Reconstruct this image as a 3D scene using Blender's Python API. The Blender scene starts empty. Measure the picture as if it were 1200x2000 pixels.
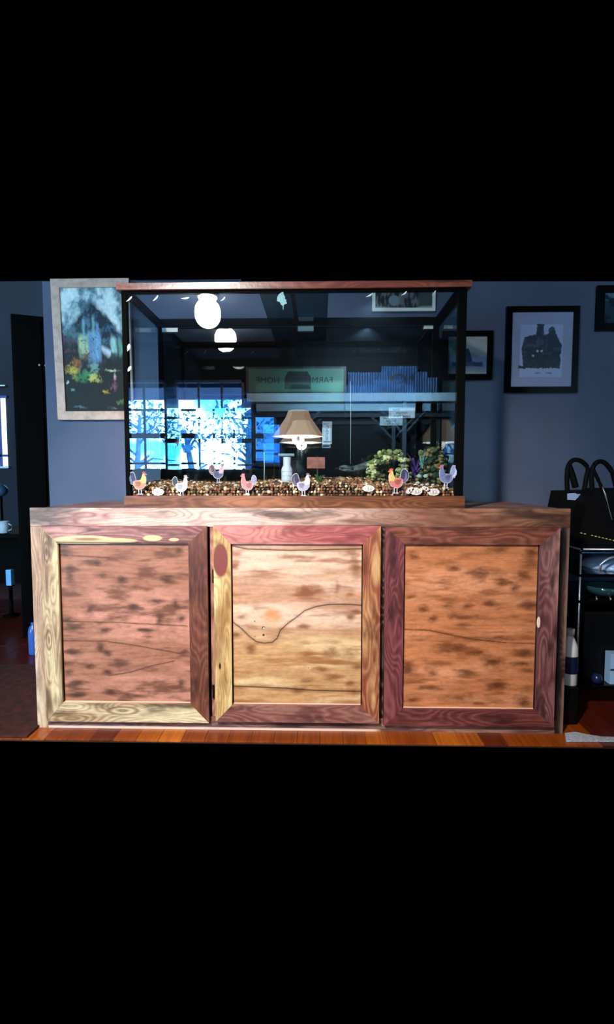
import bpy, bmesh, math, random
import numpy as np
from mathutils import Vector, Matrix

random.seed(7)
S = bpy.context.scene
COL = S.collection

# ------------------------------------------------------------------ camera
CX, CY, CZ = 0.0816, -1.8474, 0.9455
PITCH, YAW, F = 0.0693, 0.024, 1000.0
cd = bpy.data.cameras.new('camera'); cam = bpy.data.objects.new('camera', cd); COL.objects.link(cam)
cd.sensor_fit = 'HORIZONTAL'; cd.sensor_width = 36.0; cd.lens = 36.0 * F / 1200.0
cd.clip_start = 0.05; cd.clip_end = 60
cam.location = (CX, CY, CZ)
cam.rotation_euler = (math.pi / 2 - PITCH, 0, YAW)
S.camera = cam

# ------------------------------------------------------------------ world, exposure
w = bpy.data.worlds.new('world'); S.world = w; w.use_nodes = True
w.node_tree.nodes['Background'].inputs[0].default_value = (0, 0, 0, 1)
w.node_tree.nodes['Background'].inputs[1].default_value = 0.0
S.view_settings.view_transform = 'Standard'; S.view_settings.look = 'None'
S.view_settings.gamma = 1.0; S.view_settings.exposure = 0.0
S.view_settings.use_curve_mapping = False
S.cycles.max_bounces = 10; S.cycles.transparent_max_bounces = 24
S.cycles.glossy_bounces = 6; S.cycles.sample_clamp_indirect = 6.0

CEIL = 2.40
def lamp(name, kind, loc, target, energy, color, **kw):
    l = bpy.data.lights.new(name, kind); l.energy = energy; l.color = color
    for k, v in kw.items(): setattr(l, k, v)
    o = bpy.data.objects.new(name, l); COL.objects.link(o); o.location = loc
    if target is not None:
        o.rotation_euler = (Vector(target) - Vector(loc)).to_track_quat('-Z', 'Y').to_euler()
    return o
# light of the two ceiling lamps behind the camera, plus an added shelf fill
lamp('ceiling_lamp_light', 'SPOT', (-0.82, -2.29, CEIL - 0.13), (-0.22, 0.0, 0.52), 580, (1.0, 0.92, 0.84),
     spot_size=math.radians(62), spot_blend=1.0, shadow_soft_size=0.10)
lamp('ceiling_lamp_glow', 'POINT', (-0.82, -2.29, CEIL - 0.16), None, 34, (1.0, 0.95, 0.90), shadow_soft_size=0.10)
lamp('added_shelf_fill', 'SPOT', (0.55, -2.45, CEIL - 0.03), (0.55, -3.62, 1.75), 430, (0.55, 0.82, 1.0),
     spot_size=math.radians(95), spot_blend=1.0, shadow_soft_size=0.05)  # added fill without a fixture, brightens the mirrored shelf
lamp('downlight_light', 'SPOT', (0.95, -2.10, CEIL - 0.03), (0.25, -1.2, 0.0), 20, (1.0, 0.80, 0.58),
     spot_size=math.radians(75), spot_blend=1.0, shadow_soft_size=0.05)
# daylight of the next room's window
lamp('next_room_daylight', 'AREA', (-2.55, 3.30, 1.25), (-1.9, 0.5, 0.6), 3.5, (0.35, 0.55, 1.0),
     shape='RECTANGLE', size=0.4, size_y=0.6)

# ------------------------------------------------------------------ projection helpers (photo pixel -> point on a real plane y = Y)
_cp, _sp, _cy, _sy = math.cos(PITCH), math.sin(PITCH), math.cos(YAW), math.sin(YAW)
def ray(px, py):
    x, v, z = (px - 600) / F, -(py - 1000) / F, 1.0
    y2 = z * _cp + v * _sp; z2 = -z * _sp + v * _cp
    return (x * _cy - y2 * _sy, x * _sy + y2 * _cy, z2)
def at(px, py, Y):
    d = ray(px, py); t = (Y - CY) / d[1]
    return Vector((CX + d[0] * t, Y, CZ + d[2] * t))
YG = 0.03                                    # front glass of the tank
def back(px, py, Y):                         # thing behind the camera at depth Y whose mirror image is at the pixel
    p = at(px, py, 2 * YG - Y); return Vector((p.x, Y, p.z))
def floor_at(px, py):
    d = ray(px, py); t = -CZ / d[2]
    return Vector((CX + d[0] * t, CY + d[1] * t, 0))

# ------------------------------------------------------------------ colours and noise
def lin(c):
    c = np.asarray(c, float) / 255.0
    return np.where(c <= 0.04045, c / 12.92, ((c + 0.055) / 1.055) ** 2.4)
def rgba(c): 
    l = lin(c); return (float(l[0]), float(l[1]), float(l[2]), 1.0)
_lat = {}
def vn(u, v, seed):
    if seed not in _lat: _lat[seed] = np.random.RandomState(seed).rand(128, 128)
    L = _lat[seed]; iu = np.floor(u).astype(int); iv = np.floor(v).astype(int)
    fu = u - iu; fv = v - iv; fu = fu * fu * (3 - 2 * fu); fv = fv * fv * (3 - 2 * fv)
    a = L[iu % 128, iv % 128]; b = L[(iu + 1) % 128, iv % 128]; c = L[iu % 128, (iv + 1) % 128]; d = L[(iu + 1) % 128, (iv + 1) % 128]
    return (a * (1 - fu) + b * fu) * (1 - fv) + (c * (1 - fu) + d * fu) * fv
def fbm(u, v, seed, o=4):
    r = 0; a = .5; t = 0
    for k in range(o):
        r = r + a * vn(u * 2 ** k + 3.7 * k, v * 2 ** k + 9.1 * k, seed + k); t += a; a *= .55
    return r / t
def ss(a, b, x):
    t = np.clip((x - a) / (b - a), 0, 1); return t * t * (3 - 2 * t)
def mix(c, d, m):
    return c * (1 - m[..., None]) + np.asarray(d) * m[..., None]
def seg_dist(x, z, pts):
    best = np.full(x.shape, 9.0)
    for (ax, az), (bx, bz) in zip(pts[:-1], pts[1:]):
        dx, dz = bx - ax, bz - az; L2 = dx * dx + dz * dz + 1e-12
        t = np.clip(((x - ax) * dx + (z - az) * dz) / L2, 0, 1)
        best = np.minimum(best, np.hypot(x - ax - t * dx, z - az - t * dz))
    return best
def inpoly(x, z, pts):
    r = np.zeros(x.shape, bool); n = len(pts)
    for i in range(n):
        (x1, z1), (x2, z2) = pts[i], pts[(i + 1) % n]
        if z1 == z2: continue
        c = ((z1 > z) != (z2 > z)) & (x < (x2 - x1) * (z - z1) / (z2 - z1) + x1)
        r ^= c
    return r
def wood(X, Z, base, dark, light, seed, vert=False, blotch=.5, sap=.0, grain=.22, bs=(9, 30), swirl=1.0):
    u, v = (Z, X) if vert else (X, Z)
    u = u + 5 + seed * .37; v = v + 5 + seed * .73
    wob = fbm(u * 3, v * 9, seed + 11, 3)
    ring = .5 + .5 * np.sin(2 * np.pi * (v * 42 + wob * 5))
    g = fbm(u * 9, v * 260, seed + 21, 3)
    c = np.ones(X.shape + (3,)) * lin(base)
    c = c * (1 + grain * 2 * (g - .5) - grain * .7 * ring)[..., None]
    if sap > 0:
        s = ss(.58 - sap * .2, .84 - sap * .2, fbm(u * 2.2, v * 15, seed + 31, 4))
        c = mix(c, lin(light), s * .9)
    if swirl > 0:                                   # flowing cathedral grain
        q = fbm(u * 2.6, v * 11, seed + 81, 3); k = .5 + .5 * np.sin(2 * np.pi * q * 15)
        c = mix(c, lin(dark), k ** 3 * .38 * swirl); c = mix(c, lin(light), (1 - k) ** 4 * .30 * swirl)
    c = c * (1 + .16 * (fbm(u * 22, v * 90, seed + 61, 3) - .5) * 2 + .12 * (fbm(u * 90, v * 150, seed + 71, 2) - .5) * 2)[..., None]
    b = fbm(u * bs[0], v * bs[1], seed + 41, 4)
    m = ss(.60 - blotch * .24, .94 - blotch * .22, b)
    return mix(c, lin(dark), m * .85)

# ------------------------------------------------------------------ object helpers
def wpos(o):
    p = Vector((0, 0, 0))
    while o is not None: p = p + o.location; o = o.parent
    return p
def link(name, me, mats, parent=None, smooth=False):
    o = bpy.data.objects.new(name, me)
    for m in (mats if isinstance(mats, (list, tuple)) else [mats]): me.materials.append(m)
    if parent is not None:
        off = wpos(parent); me.transform(Matrix.Translation(-off)); o.parent = parent
    if smooth:
        for p in me.polygons: p.use_smooth = True
    COL.objects.link(o); return o
def tag(o, label, cat, group=None):
    o['label'] = label; o['category'] = cat
    if group: o['group'] = group
    return o
def thing(name, loc, label, cat, group=None):
    o = bpy.data.objects.new(name, None); o.location = loc; o.empty_display_size = .05
    COL.objects.link(o); return tag(o, label, cat, group)
def part_label(o, l): o['label'] = l; return o
def recenter(o):
    """origin of a top-level mesh moved to its base centre"""
    me = o.data; vs = [v.co for v in me.vertices]
    c = Vector((sum(v.x for v in vs) / len(vs), sum(v.y for v in vs) / len(vs), min(v.z for v in vs)))
    me.transform(Matrix.Translation(-c)); o.location = o.location + c; return o
def mesh(name, verts, faces, mat, parent=None, smooth=False):
    me = bpy.data.meshes.new(name); me.from_pydata([tuple(v) for v in verts], [], faces); me.update()
    return link(name, me, mat, parent, smooth)
class B:
    def __init__(s): s.bm = bmesh.new()
    def box(s, x0, x1, y0, y1, z0, z1, bev=0, rot=0, piv=None, tilt=0):
        vs = [s.bm.verts.new((x, y, z)) for z in (z0, z1) for (x, y) in ((x0, y0), (x1, y0), (x1, y1), (x0, y1))]
        fs = [s.bm.faces.new([vs[i] for i in f]) for f in ((3, 2, 1, 0), (4, 5, 6, 7), (0, 1, 5, 4), (1, 2, 6, 5), (2, 3, 7, 6), (3, 0, 4, 7))]
        if bev:
            es = list({e for f in fs for e in f.edges})
            r = bmesh.ops.bevel(s.bm, geom=es, offset=bev, segments=2, profile=.7, affect='EDGES')
            vs = list({v for f in r['faces'] for v in f.verts} | {v for v in vs if v.is_valid})
        if rot or tilt:
            p = Vector(piv or ((x0 + x1) / 2, (y0 + y1) / 2, z0))
            M = Matrix.Rotation(rot, 3, 'Z') @ Matrix.Rotation(tilt, 3, 'X')
            for v in vs: v.co = M @ (v.co - p) + p
        return s
    def lathe(s, c, prof, n=24, axis='Z', loop=False):
        c = Vector(c); rings = []
        for r, h in prof:
            ring = []
            for k in range(n):
                a = 2 * math.pi * k / n
                p = Vector((r * math.cos(a), r * math.sin(a), h))
                if axis == 'Y': p = Vector((p.x, p.z, p.y))
                if axis == 'X': p = Vector((p.z, p.x, p.y))
                ring.append(s.bm.verts.new(c + p))
            rings.append(ring)
        for a, b in zip(rings[:-1], rings[1:]):
            for k in range(n): s.bm.faces.new((a[k], a[(k + 1) % n], b[(k + 1) % n], b[k]))
        if loop:
            for k in range(n): s.bm.faces.new((rings[-1][k], rings[-1][(k + 1) % n], rings[0][(k + 1) % n], rings[0][k]))
        for r, (rad, h) in ((rings[0], prof[0]), (rings[-1], prof[-1])):
            if rad > 1e-5 and not loop:
                s.bm.faces.new(r)
        return s
    def tube(s, pts, r, n=10, radii=None):
        pts = [Vector(p) for p in pts]; rings = []
        for i, p in enumerate(pts):
            d = (pts[min(i + 1, len(pts) - 1)] - pts[max(i - 1, 0)]).normalized()
            up = Vector((0, 0, 1)) if abs(d.z) < .9 else Vector((0, 1, 0))
            a = d.cross(up).normalized(); b = d.cross(a).normalized()
            rr = radii[i] if radii else r
            rings.append([s.bm.verts.new(p + (a * math.cos(2 * math.pi * k / n) + b * math.sin(2 * math.pi * k / n)) * rr) for k in range(n)])
        for a, b in zip(rings[:-1], rings[1:]):
            for k in range(n): s.bm.faces.new((a[k], a[(k + 1) % n], b[(k + 1) % n], b[k]))
        s.bm.faces.new(rings[0]); s.bm.faces.new(rings[-1]); return s
    def prism(s, pts, y0, y1):
        """outline in (x,z) extruded from y0 to y1"""
        a = [s.bm.verts.new((p[0], y0, p[1])) for p in pts]; b = [s.bm.verts.new((p[0], y1, p[1])) for p in pts]
        n = len(pts)
        s.bm.faces.new(a); s.bm.faces.new(b[::-1])
        for i in range(n): s.bm.faces.new((a[i], b[i], b[(i + 1) % n], a[(i + 1) % n]))
        return s
    def build(s, name, mat, parent=None, smooth=False):
        bmesh.ops.recalc_face_normals(s.bm, faces=s.bm.faces)
        me = bpy.data.meshes.new(name); s.bm.to_mesh(me); s.bm.free()
        return link(name, me, mat, parent, smooth)

def nt(name):
    m = bpy.data.materials.new(name); m.use_nodes = True; return m, m.node_tree.nodes, m.node_tree.links, m.node_tree.nodes['Principled BSDF']
def plain(name, c, rough=.5, metal=0, noise=.0, scale=20, ior=1.5, bump=0, c2=None, emit=None, es=0, spec=None):
    m, n, l, p = nt(name)
    if spec is None and max(c) < 30: spec = .18 if max(c) > 3 else .04
    if spec is not None: p.inputs['Specular IOR Level'].default_value = spec
    p.inputs['Base Color'].default_value = rgba(c); p.inputs['Roughness'].default_value = rough
    p.inputs['Metallic'].default_value = metal; p.inputs['IOR'].default_value = ior
    if noise or c2 is not None or bump:
        tc = n.new('ShaderNodeTexCoord'); t = n.new('ShaderNodeTexNoise'); t.inputs['Scale'].default_value = scale; t.inputs['Detail'].default_value = 5
        l.new(tc.outputs['Object'], t.inputs['Vector'])
        r = n.new('ShaderNodeValToRGB'); r.color_ramp.elements[0].position = .35; r.color_ramp.elements[1].position = .68
        d = np.asarray(c2 if c2 is not None else [v * (1 - noise) for v in c])
        r.color_ramp.elements[0].color = rgba(d); r.color_ramp.elements[1].color = rgba(c)
        l.new(t.outputs['Fac'], r.inputs['Fac']); l.new(r.outputs['Color'], p.inputs['Base Color'])
        if bump:
            bp = n.new('ShaderNodeBump'); bp.inputs['Strength'].default_value = bump; bp.inputs['Distance'].default_value = .01
            l.new(t.outputs['Fac'], bp.inputs['Height']); l.new(bp.outputs['Normal'], p.inputs['Normal'])
    if emit is not None:
        p.inputs['Emission Color'].default_value = rgba(emit); p.inputs['Emission Strength'].default_value = es
    return m
def vcol(name, rough=.5, gain=1.0, spec=.5, grainbump=0):
    m, n, l, p = nt(name)
    a = n.new('ShaderNodeVertexColor'); a.layer_name = 'Col'
    p.inputs['Roughness'].default_value = rough; p.inputs['Specular IOR Level'].default_value = spec
    if gain != 1.0:
        g = n.new('ShaderNodeVectorMath'); g.operation = 'SCALE'; g.inputs['Scale'].default_value = gain
        l.new(a.outputs['Color'], g.inputs[0]); l.new(g.outputs[0], p.inputs['Base Color'])
    else: l.new(a.outputs['Color'], p.inputs['Base Color'])
    if grainbump:
        tc = n.new('ShaderNodeTexCoord'); t = n.new('ShaderNodeTexNoise'); t.inputs['Scale'].default_value = 60; t.inputs['Detail'].default_value = 4
        l.new(tc.outputs['Object'], t.inputs['Vector']); bp = n.new('ShaderNodeBump'); bp.inputs['Strength'].default_value = grainbump; bp.inputs['Distance'].default_value = .004
        l.new(t.outputs['Fac'], bp.inputs['Height']); l.new(bp.outputs['Normal'], p.inputs['Normal'])
    return m
def glassm(name, tint, ior, rough=0.0, refl=(1, 1, 1)):
    m, n, l, p = nt(name); n.remove(p); out = n['Material Output']
    fr = n.new('ShaderNodeFresnel'); ge = n.new('ShaderNodeNewGeometry'); m1 = n.new('ShaderNodeMath'); m1.operation = 'MULTIPLY_ADD'
    m1.inputs[1].default_value = -2.0; m1.inputs[2].default_value = 1.0; l.new(ge.outputs['Backfacing'], m1.inputs[0])   # both faces reflect alike
    m2 = n.new('ShaderNodeMath'); m2.operation = 'POWER'; m2.inputs[0].default_value = ior; l.new(m1.outputs[0], m2.inputs[1]); l.new(m2.outputs[0], fr.inputs['IOR'])
    tr = n.new('ShaderNodeBsdfTransparent'); tr.inputs[0].default_value = (*tint, 1)
    gl = n.new('ShaderNodeBsdfGlossy'); gl.inputs['Roughness'].default_value = rough; gl.inputs[0].default_value = (*refl, 1)
    mx = n.new('ShaderNodeMixShader'); l.new(fr.outputs[0], mx.inputs[0]); l.new(tr.outputs[0], mx.inputs[1]); l.new(gl.outputs[0], mx.inputs[2])
    l.new(mx.outputs[0], out.inputs['Surface']); return m
def emis(name, c, s):
    m, n, l, p = nt(name); n.remove(p); e = n.new('ShaderNodeEmission'); e.inputs[0].default_value = rgba(c); e.inputs[1].default_value = s
    l.new(e.outputs[0], n['Material Output'].inputs['Surface']); return m

WG = 0.80     # wood albedo against the photo's tones
M = {}
M['wood'] = vcol('torched_wood', .42, WG, .5, .15)
M['trim_wood'] = vcol('dark_trim_wood', .28, .9, .5, .1)
M['art'] = vcol('painted_canvas', .5, 1.25, .2)
M['print'] = vcol('printed_paper', .35, 1.0, .4)
M['decal'] = vcol('printed_decal', .5, 1.0, .3)
M['black'] = plain('black_plastic', (9, 9, 11), .35)
M['black_gloss'] = plain('black_lacquer', (4, 4, 6), .12, noise=.3)
M['silicone'] = plain('black_silicone', (3, 4, 5), .85, ior=1.3)
M['backpane'] = plain('black_backed_glass', (2, 3, 5), .01, ior=2.7, spec=.5)
M['glass'] = glassm('aquarium_glass', (.93, .975, .985), 1.95)
M['sideglass'] = glassm('side_glass', (.80, .92, .95), 1.3)
M['braceglass'] = glassm('smoked_brace_glass', (.32, .50, .52), 1.5)
M['window_glass'] = glassm('window_glass', (.93, .97, 1), 1.3)
M['wall'] = plain('blue_grey_paint', (88, 98, 124), .85, scale=3, c2=(76, 88, 114), bump=.03)
M['backwall'] = plain('dark_panelling', (12, 15, 19), .7, scale=4, c2=(7, 9, 13))
M['ceiling'] = plain('ceiling_paint', (60, 70, 84), .9, scale=4, c2=(48, 56, 70))
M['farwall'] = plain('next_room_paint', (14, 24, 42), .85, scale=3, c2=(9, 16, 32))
M['chrome'] = plain('chrome', (225, 235, 250), .32, .75)
M['steel'] = plain('brushed_steel', (150, 160, 175), .3, 1)
M['white'] = plain('white_plastic', (232, 234, 238), .4)
M['framewood'] = plain('pale_oak_frame', (208, 176, 160), .5, scale=30, c2=(178, 146, 130), bump=.1)
M['blackframe'] = plain('black_frame', (7, 7, 10), .25)

# ------------------------------------------------------------------ gridded, coloured slab
def grid(name, quad, yf, yb, colf, mat, parent=None, cell=.0022, label=None):
    """quad: four (x,z) corners bl, br, tr, tl; front face is a fine grid coloured by colf(X, Z)"""
    q = [np.array(p, float) for p in quad]
    Lx = max(np.hypot(*(q[1] - q[0])), np.hypot(*(q[2] - q[3]))); Lz = max(np.hypot(*(q[3] - q[0])), np.hypot(*(q[2] - q[1])))
    nx = max(2, int(Lx / cell)); nz = max(2, int(Lz / cell))
    s = np.linspace(0, 1, nx + 1)[None, :]; t = np.linspace(0, 1, nz + 1)[:, None]
    X = (1 - s) * (1 - t) * q[0][0] + s * (1 - t) * q[1][0] + s * t * q[2][0] + (1 - s) * t * q[3][0]
    Z = (1 - s) * (1 - t) * q[0][1] + s * (1 - t) * q[1][1] + s * t * q[2][1] + (1 - s) * t * q[3][1]
    C = np.clip(colf(X, Z), 0, 1).reshape(-1, 3)
    n = (nx + 1) * (nz + 1)
    co = np.stack([X.ravel(), np.full(n, yf), Z.ravel()], 1)
    ii = np.arange(n).reshape(nz + 1, nx + 1)
    f = np.stack([ii[:-1, :-1], ii[:-1, 1:], ii[1:, 1:], ii[1:, :-1]], -1).reshape(-1, 4)
    bc = np.array([[p[0], yb, p[1]] for p in q]); co = np.vstack([co, bc]); C = np.vstack([C, C[[ii[0, 0], ii[0, -1], ii[-1, -1], ii[-1, 0]]]])
    corner = [ii[0, 0], ii[0, -1], ii[-1, -1], ii[-1, 0]]
    fb = [[n + 3, n + 2, n + 1, n], [corner[0], n, n + 1, corner[1]], [corner[1], n + 1, n + 2, corner[2]],
          [corner[2], n + 2, n + 3, corner[3]], [corner[3], n + 3, n, corner[0]]]
    F4 = np.vstack([f, np.array(fb)]).astype(np.int32)
    me = bpy.data.meshes.new(name); me.vertices.add(len(co)); me.vertices.foreach_set('co', co.ravel())
    me.loops.add(F4.size); me.loops.foreach_set('vertex_index', F4.ravel())
    me.polygons.add(len(F4)); me.polygons.foreach_set('loop_start', np.arange(0, F4.size, 4, dtype=np.int32))
    me.update(calc_edges=True)
    a = me.color_attributes.new('Col', 'FLOAT_COLOR', 'POINT')
    a.data.foreach_set('color', np.hstack([C, np.ones((len(C), 1))]).astype(np.float32).ravel())
    o = link(name, me, mat, parent)
    if label: o['label'] = label
    return o
def xz(pts, Y, sc=1, ox=0, oy=0):
    r = []
    for p in pts:
        v = at(ox + p[0] / sc, oy + p[1] / sc, Y); r.append((v.x, v.z))
    return r

# ================================================================== SETTING
YW = 0.62                                    # the wall behind the cabinet
def struct(o): o['kind'] = 'structure'; return o
xl = at(91, 800, YW).x
zt1 = at(91, 549.6, YW).z; zt2 = at(1200, 549.6, YW).z
xr = at(1275, 549.6, YW).x
zr = zt1 + (zt2 - zt1) * (xr - xl) / (at(1200, 550, YW).x - xl)
struct(B().prism([(xl, 0), (xr, 0), (xr, zr), (xl, zt1)], YW, YW + .12).build('wall_back', M['wall']))
struct(B().box(xl + .001, xr, YW - .012, YW, 0, .10, .003).build('baseboard_back', M['black']))
# next room, seen past the wall's end
YF = 3.6
zf1 = at(0, 549.6, YF).z
struct(B().box(-3.4, xl + 0.5, YF, YF + .1, 0, zf1).build('wall_far', M['farwall']))

# floor: an undersheet and its planks
Y0 = floor_at(600, 1449.6).y
fl = B().box(-3.4, xr, Y0, YF, -.010, -.006).build('floor', plain('floor_underlay', (30, 16, 12), .9)); struct(fl)
pc = [((146, 68, 16), (104, 42, 12)), ((176, 92, 20), (134, 62, 14)), ((112, 44, 14), (80, 28, 10)), ((156, 74, 14), (114, 48, 10)), ((196, 110, 30), (152, 76, 18))]
def plank_mat(i, a, b):
    m, n, l, p = nt('floor_plank_wood_%s' % 'abcdef'[i]); p.inputs['Roughness'].default_value = .30
    tc = n.new('ShaderNodeTexCoord'); mp = n.new('ShaderNodeMapping'); mp.inputs['Scale'].default_value = (60, 3, 10)
    t = n.new('ShaderNodeTexNoise'); t.inputs['Scale'].default_value = 1.5; t.inputs['Detail'].default_value = 6
    r = n.new('ShaderNodeValToRGB'); r.color_ramp.elements[0].position = .3; r.color_ramp.elements[1].position = .7
    r.color_ramp.elements[0].color = rgba(b); r.color_ramp.elements[1].color = rgba(a)
    l.new(tc.outputs['Object'], mp.inputs[0]); l.new(mp.outputs[0], t.inputs['Vector']); l.new(t.outputs['Fac'], r.inputs['Fac']); l.new(r.outputs['Color'], p.inputs['Base Color'])
    return m
pc.append(((92, 30, 16), (62, 20, 12)))  # dark red boards for both floor ends, their shade put into the colour
PM = [plank_mat(i, a, b) for i, (a, b) in enumerate(pc)]
rng = random.Random(3)
pw = .083; x = -3.4; k = 0
while x < xr - .01:
    x1 = min(x + pw - .0012, xr); y = Y0; first = True
    while y < YF - .02:
        L = rng.uniform(.5, 1.1) if first else rng.uniform(.9, 1.5); first = False
        y1 = min(y + L - .0012, YF)
        if YF - y1 < .2: y1 = YF
        dz = rng.uniform(-.0006, .0006)
        B().box(x, x1, y, y1, -.006, 0, .0012).build('plank', PM[rng.choice([0, 1, 2, 3, 0, 3, 4]) if -1.2 < x < 1.0 else 5], fl)
        y = y1 + .0012
    x += pw; k += 1

# room behind the camera: floor, ceiling, window wall
YB = -3.70
f2 = B().box(-3.0, 2.6, YB - .1, -1.25, -.05, -.019).build('floor', plain('floor_underlay_rear', (30, 16, 12), .9)); struct(f2)
x = -3.0
while x < 2.59:
    B().box(x, min(x + .164, 2.6), YB - .1, -1.25, -.019, 0, .0015).build('plank', PM[rng.choice([0, 1, 2, 3, 4])], f2); x += .166
struct(B().box(-3.0, 2.6, YB, -1.05, CEIL, CEIL + .05).build('ceiling', M['ceiling']))

def bpx(x, y): p = back(x, y, YB); return p.x, p.z
WIN = [  # left, right, top, bottom, vertical bars, horizontal bars
    (196, 325, 742, 922, [238, 281], [800, 905]),
    (343, 477, 742, 920, [388, 433], [800, 905]),
    (495, 540, 742, 905, [], [800, 880])]
wx = []
for (a, b, t, bt, vs, hs) in WIN:
    xa, za = bpx(a, bt); xb, zb = bpx(b, t); wx.append((xa, xb, za, zb))
wb = B(); px_ = -3.0
for (xa, xb, za, zb) in wx:
    wb.box(px_, xa, YB - .1, YB, 0, CEIL + .05); wb.box(xa, xb, YB - .1, YB, 0, za); wb.box(xa, xb, YB - .1, YB, zb, CEIL + .05); px_ = xb
wb.box(px_, 2.6, YB - .1, YB, 0, CEIL + .05)
struct(wb.build('wall_rear', M['backwall']))
wfm = plain('blue_grey_window_frame', (52, 74, 104), .5)
for i, ((a, b, t, bt, vs, hs), (xa, xb, za, zb)) in enumerate(zip(WIN, wx)):
    r = bpy.data.objects.new('window_%d' % (i + 1), None); r.location = ((xa + xb) / 2, YB, za); COL.objects.link(r); struct(r)
    fr = B(); q = .028
    for bb in ((xa, xa + q, za, zb), (xb - q, xb, za, zb), (xa, xb, za, za + q), (xa, xb, zb - q, zb)): fr.box(bb[0], bb[1], YB - .07, YB + .015, bb[2], bb[3])
    fr.build('window_frame', wfm, r)
    zm = bpx(a, 851)[1]
    B().box(xa + .02, xb - .02, YB - .06, YB + .01, zm - .027, zm + .027, .004).build('meeting_rail', wfm, r)
    for v in vs:
        c = bpx(v, 850)[0]; B().box(c - .011, c + .011, YB - .05, YB - .02, za + .02, zb - .02).build('muntin', wfm, r)
    for h in hs:
        c = bpx(a, h)[1]; B().box(xa + .02, xb - .02, YB - .048, YB - .022, c - .011, c + .011).build('muntin', wfm, r)
    B().box(xa + .01, xb - .01, YB - .038, YB - .034, za + .01, zb - .01).build('pane', M['window_glass'], r)
    B().box(xa - .04, xb + .04, YB, YB + .06, za - .03, za, .004).build('window_sill', wfm, r)

# outdoors behind those windows: eave, trees and bright sky
YS = -7.5
m, n, l, p = nt('bright_sky'); n.remove(p)
tc = n.new('ShaderNodeTexCoord'); t = n.new('ShaderNodeTexNoise'); t.inputs['Scale'].default_value = 1.1; t.inputs['Detail'].default_value = 6; t.inputs['Roughness'].default_value = .6
r = n.new('ShaderNodeValToRGB'); r.color_ramp.elements[0].position = .36; r.color_ramp.elements[0].color = (.05, .42, .92, 1)
r.color_ramp.elements[1].position = .52; r.color_ramp.elements[1].color = (.60, .92, 1, 1)
e = n.new('ShaderNodeEmission'); e.inputs[1].default_value = 26.0
l.new(tc.outputs['Object'], t.inputs['Vector']); l.new(t.outputs['Fac'], r.inputs['Fac']); l.new(r.outputs[0], e.inputs[0]); l.new(e.outputs[0], n['Material Output'].inputs['Surface'])
sky = B().box(-7, 4, YS - .05, YS, 0, 4.2).build('sky_backdrop', m); struct(sky)
struct(B().box(-7, 4, YS, YB - .1, -.1, -.05).build('ground', plain('pale_gravel_drive', (120, 150, 190), .9, scale=8, c2=(90, 120, 160))))
def outx(px, py, Y): return back(px, py, Y)
pe = outx(400, 781, -4.7)
ev = B().box(-3.4, .4, -4.7, YB - .1, pe.z, pe.z + .08).build('porch_roof', plain('porch_soffit', (40, 80, 140), .8)); tag(ev, 'dark blue porch roof mirrored along the top of the windows', 'roof')
fm = plain('tree_leaves', (120, 215, 245), .8, scale=5, c2=(60, 160, 215))
tm = plain('tree_bark', (120, 190, 235), .9, scale=12, c2=(80, 150, 205))
def leafy(name, cx, cz, y, w_, h_, nleaf, label, seed, lean=0):
    rn = random.Random(seed)
    r = thing(name, (cx, y, 0), label, 'tree')
    pts = [(cx, y, -.05), (cx + lean * .3, y, cz * .5), (cx + lean, y, cz)]
    tb = B().tube(pts, .06, 8, [.08, .06, .03])
    for q in range(7):
        a = rn.uniform(-1, 1); st = Vector((cx + lean * rn.uniform(.5, 1), y, cz * rn.uniform(.55, 1)))
        tb.tube([st, st + Vector((a * w_ * .3, rn.uniform(-.2, .2), .15)), st + Vector((a * w_ * .6, rn.uniform(-.3, .3), rn.uniform(-.05, .4)))], .02, 6, [.03, .018, .006])
    tb.build('trunk', tm, r)
    vs, fs = [], []
    for q in range(nleaf):
        th = rn.uniform(0, 6.28); rr = math.sqrt(rn.random())
        c = Vector((cx + lean + w_ * .5 * rr * math.cos(th), y + rn.uniform(-.3, .3), cz + h_ * .5 * rr * math.sin(th)))
        s_ = rn.uniform(.02, .055); d1 = Vector((rn.uniform(-1, 1), rn.uniform(-1, 1), rn.uniform(-1, 1))).normalized(); d2 = d1.orthogonal().normalized()
        b0 = len(vs); vs += [c - d1 * s_, c + d2 * s_ * .5, c + d1 * s_, c - d2 * s_ * .5]; fs.append((b0, b0 + 1, b0 + 2, b0 + 3))
    f = mesh('foliage', vs, fs, fm, r); f['kind'] = 'stuff'
for (px, py, W_, H_, nl, lb, sd, ln) in [
        (262, 815, 1.1, .6, 420, 'leafy tree mirrored in the leftmost window panes', 1, .1),
        (385, 840, 1.0, .6, 300, 'leaning tree mirrored in the middle window', 2, -.2),
        (470, 825, .9, .8, 500, 'dense tree mirrored at the right edge of the middle window', 3, 0)]:
    p = outx(px, py, -6.3 + .8 * (sd - 2)); leafy('tree', p.x, p.z, -6.3 + .8 * (sd - 2), W_, H_, nl, lb, sd, ln)
hp = outx(520, 850, -6.8)
hs = thing('shed', (hp.x, -6.9, -.05), 'blue walled shed mirrored behind the narrow window', 'shed')
B().box(hp.x - .42, hp.x + .3, -7.2, -6.8, -.05, hp.z + .45).build('wall', plain('blue_siding', (30, 110, 190), .8), hs)
B().prism([(hp.x - .5, hp.z + .45), (hp.x + .38, hp.z + .45), (hp.x - .06, hp.z + .75)], -7.25, -6.75).build('gable', plain('shed_roof', (24, 60, 110), .8), hs)
lamp('garden_daylight', 'AREA', (-1.5, -4.9, 3.3), (-1.5, -6.8, .9), 1500, (.45, .75, 1.0), shape='RECTANGLE', size=3, size_y=1)

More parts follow.
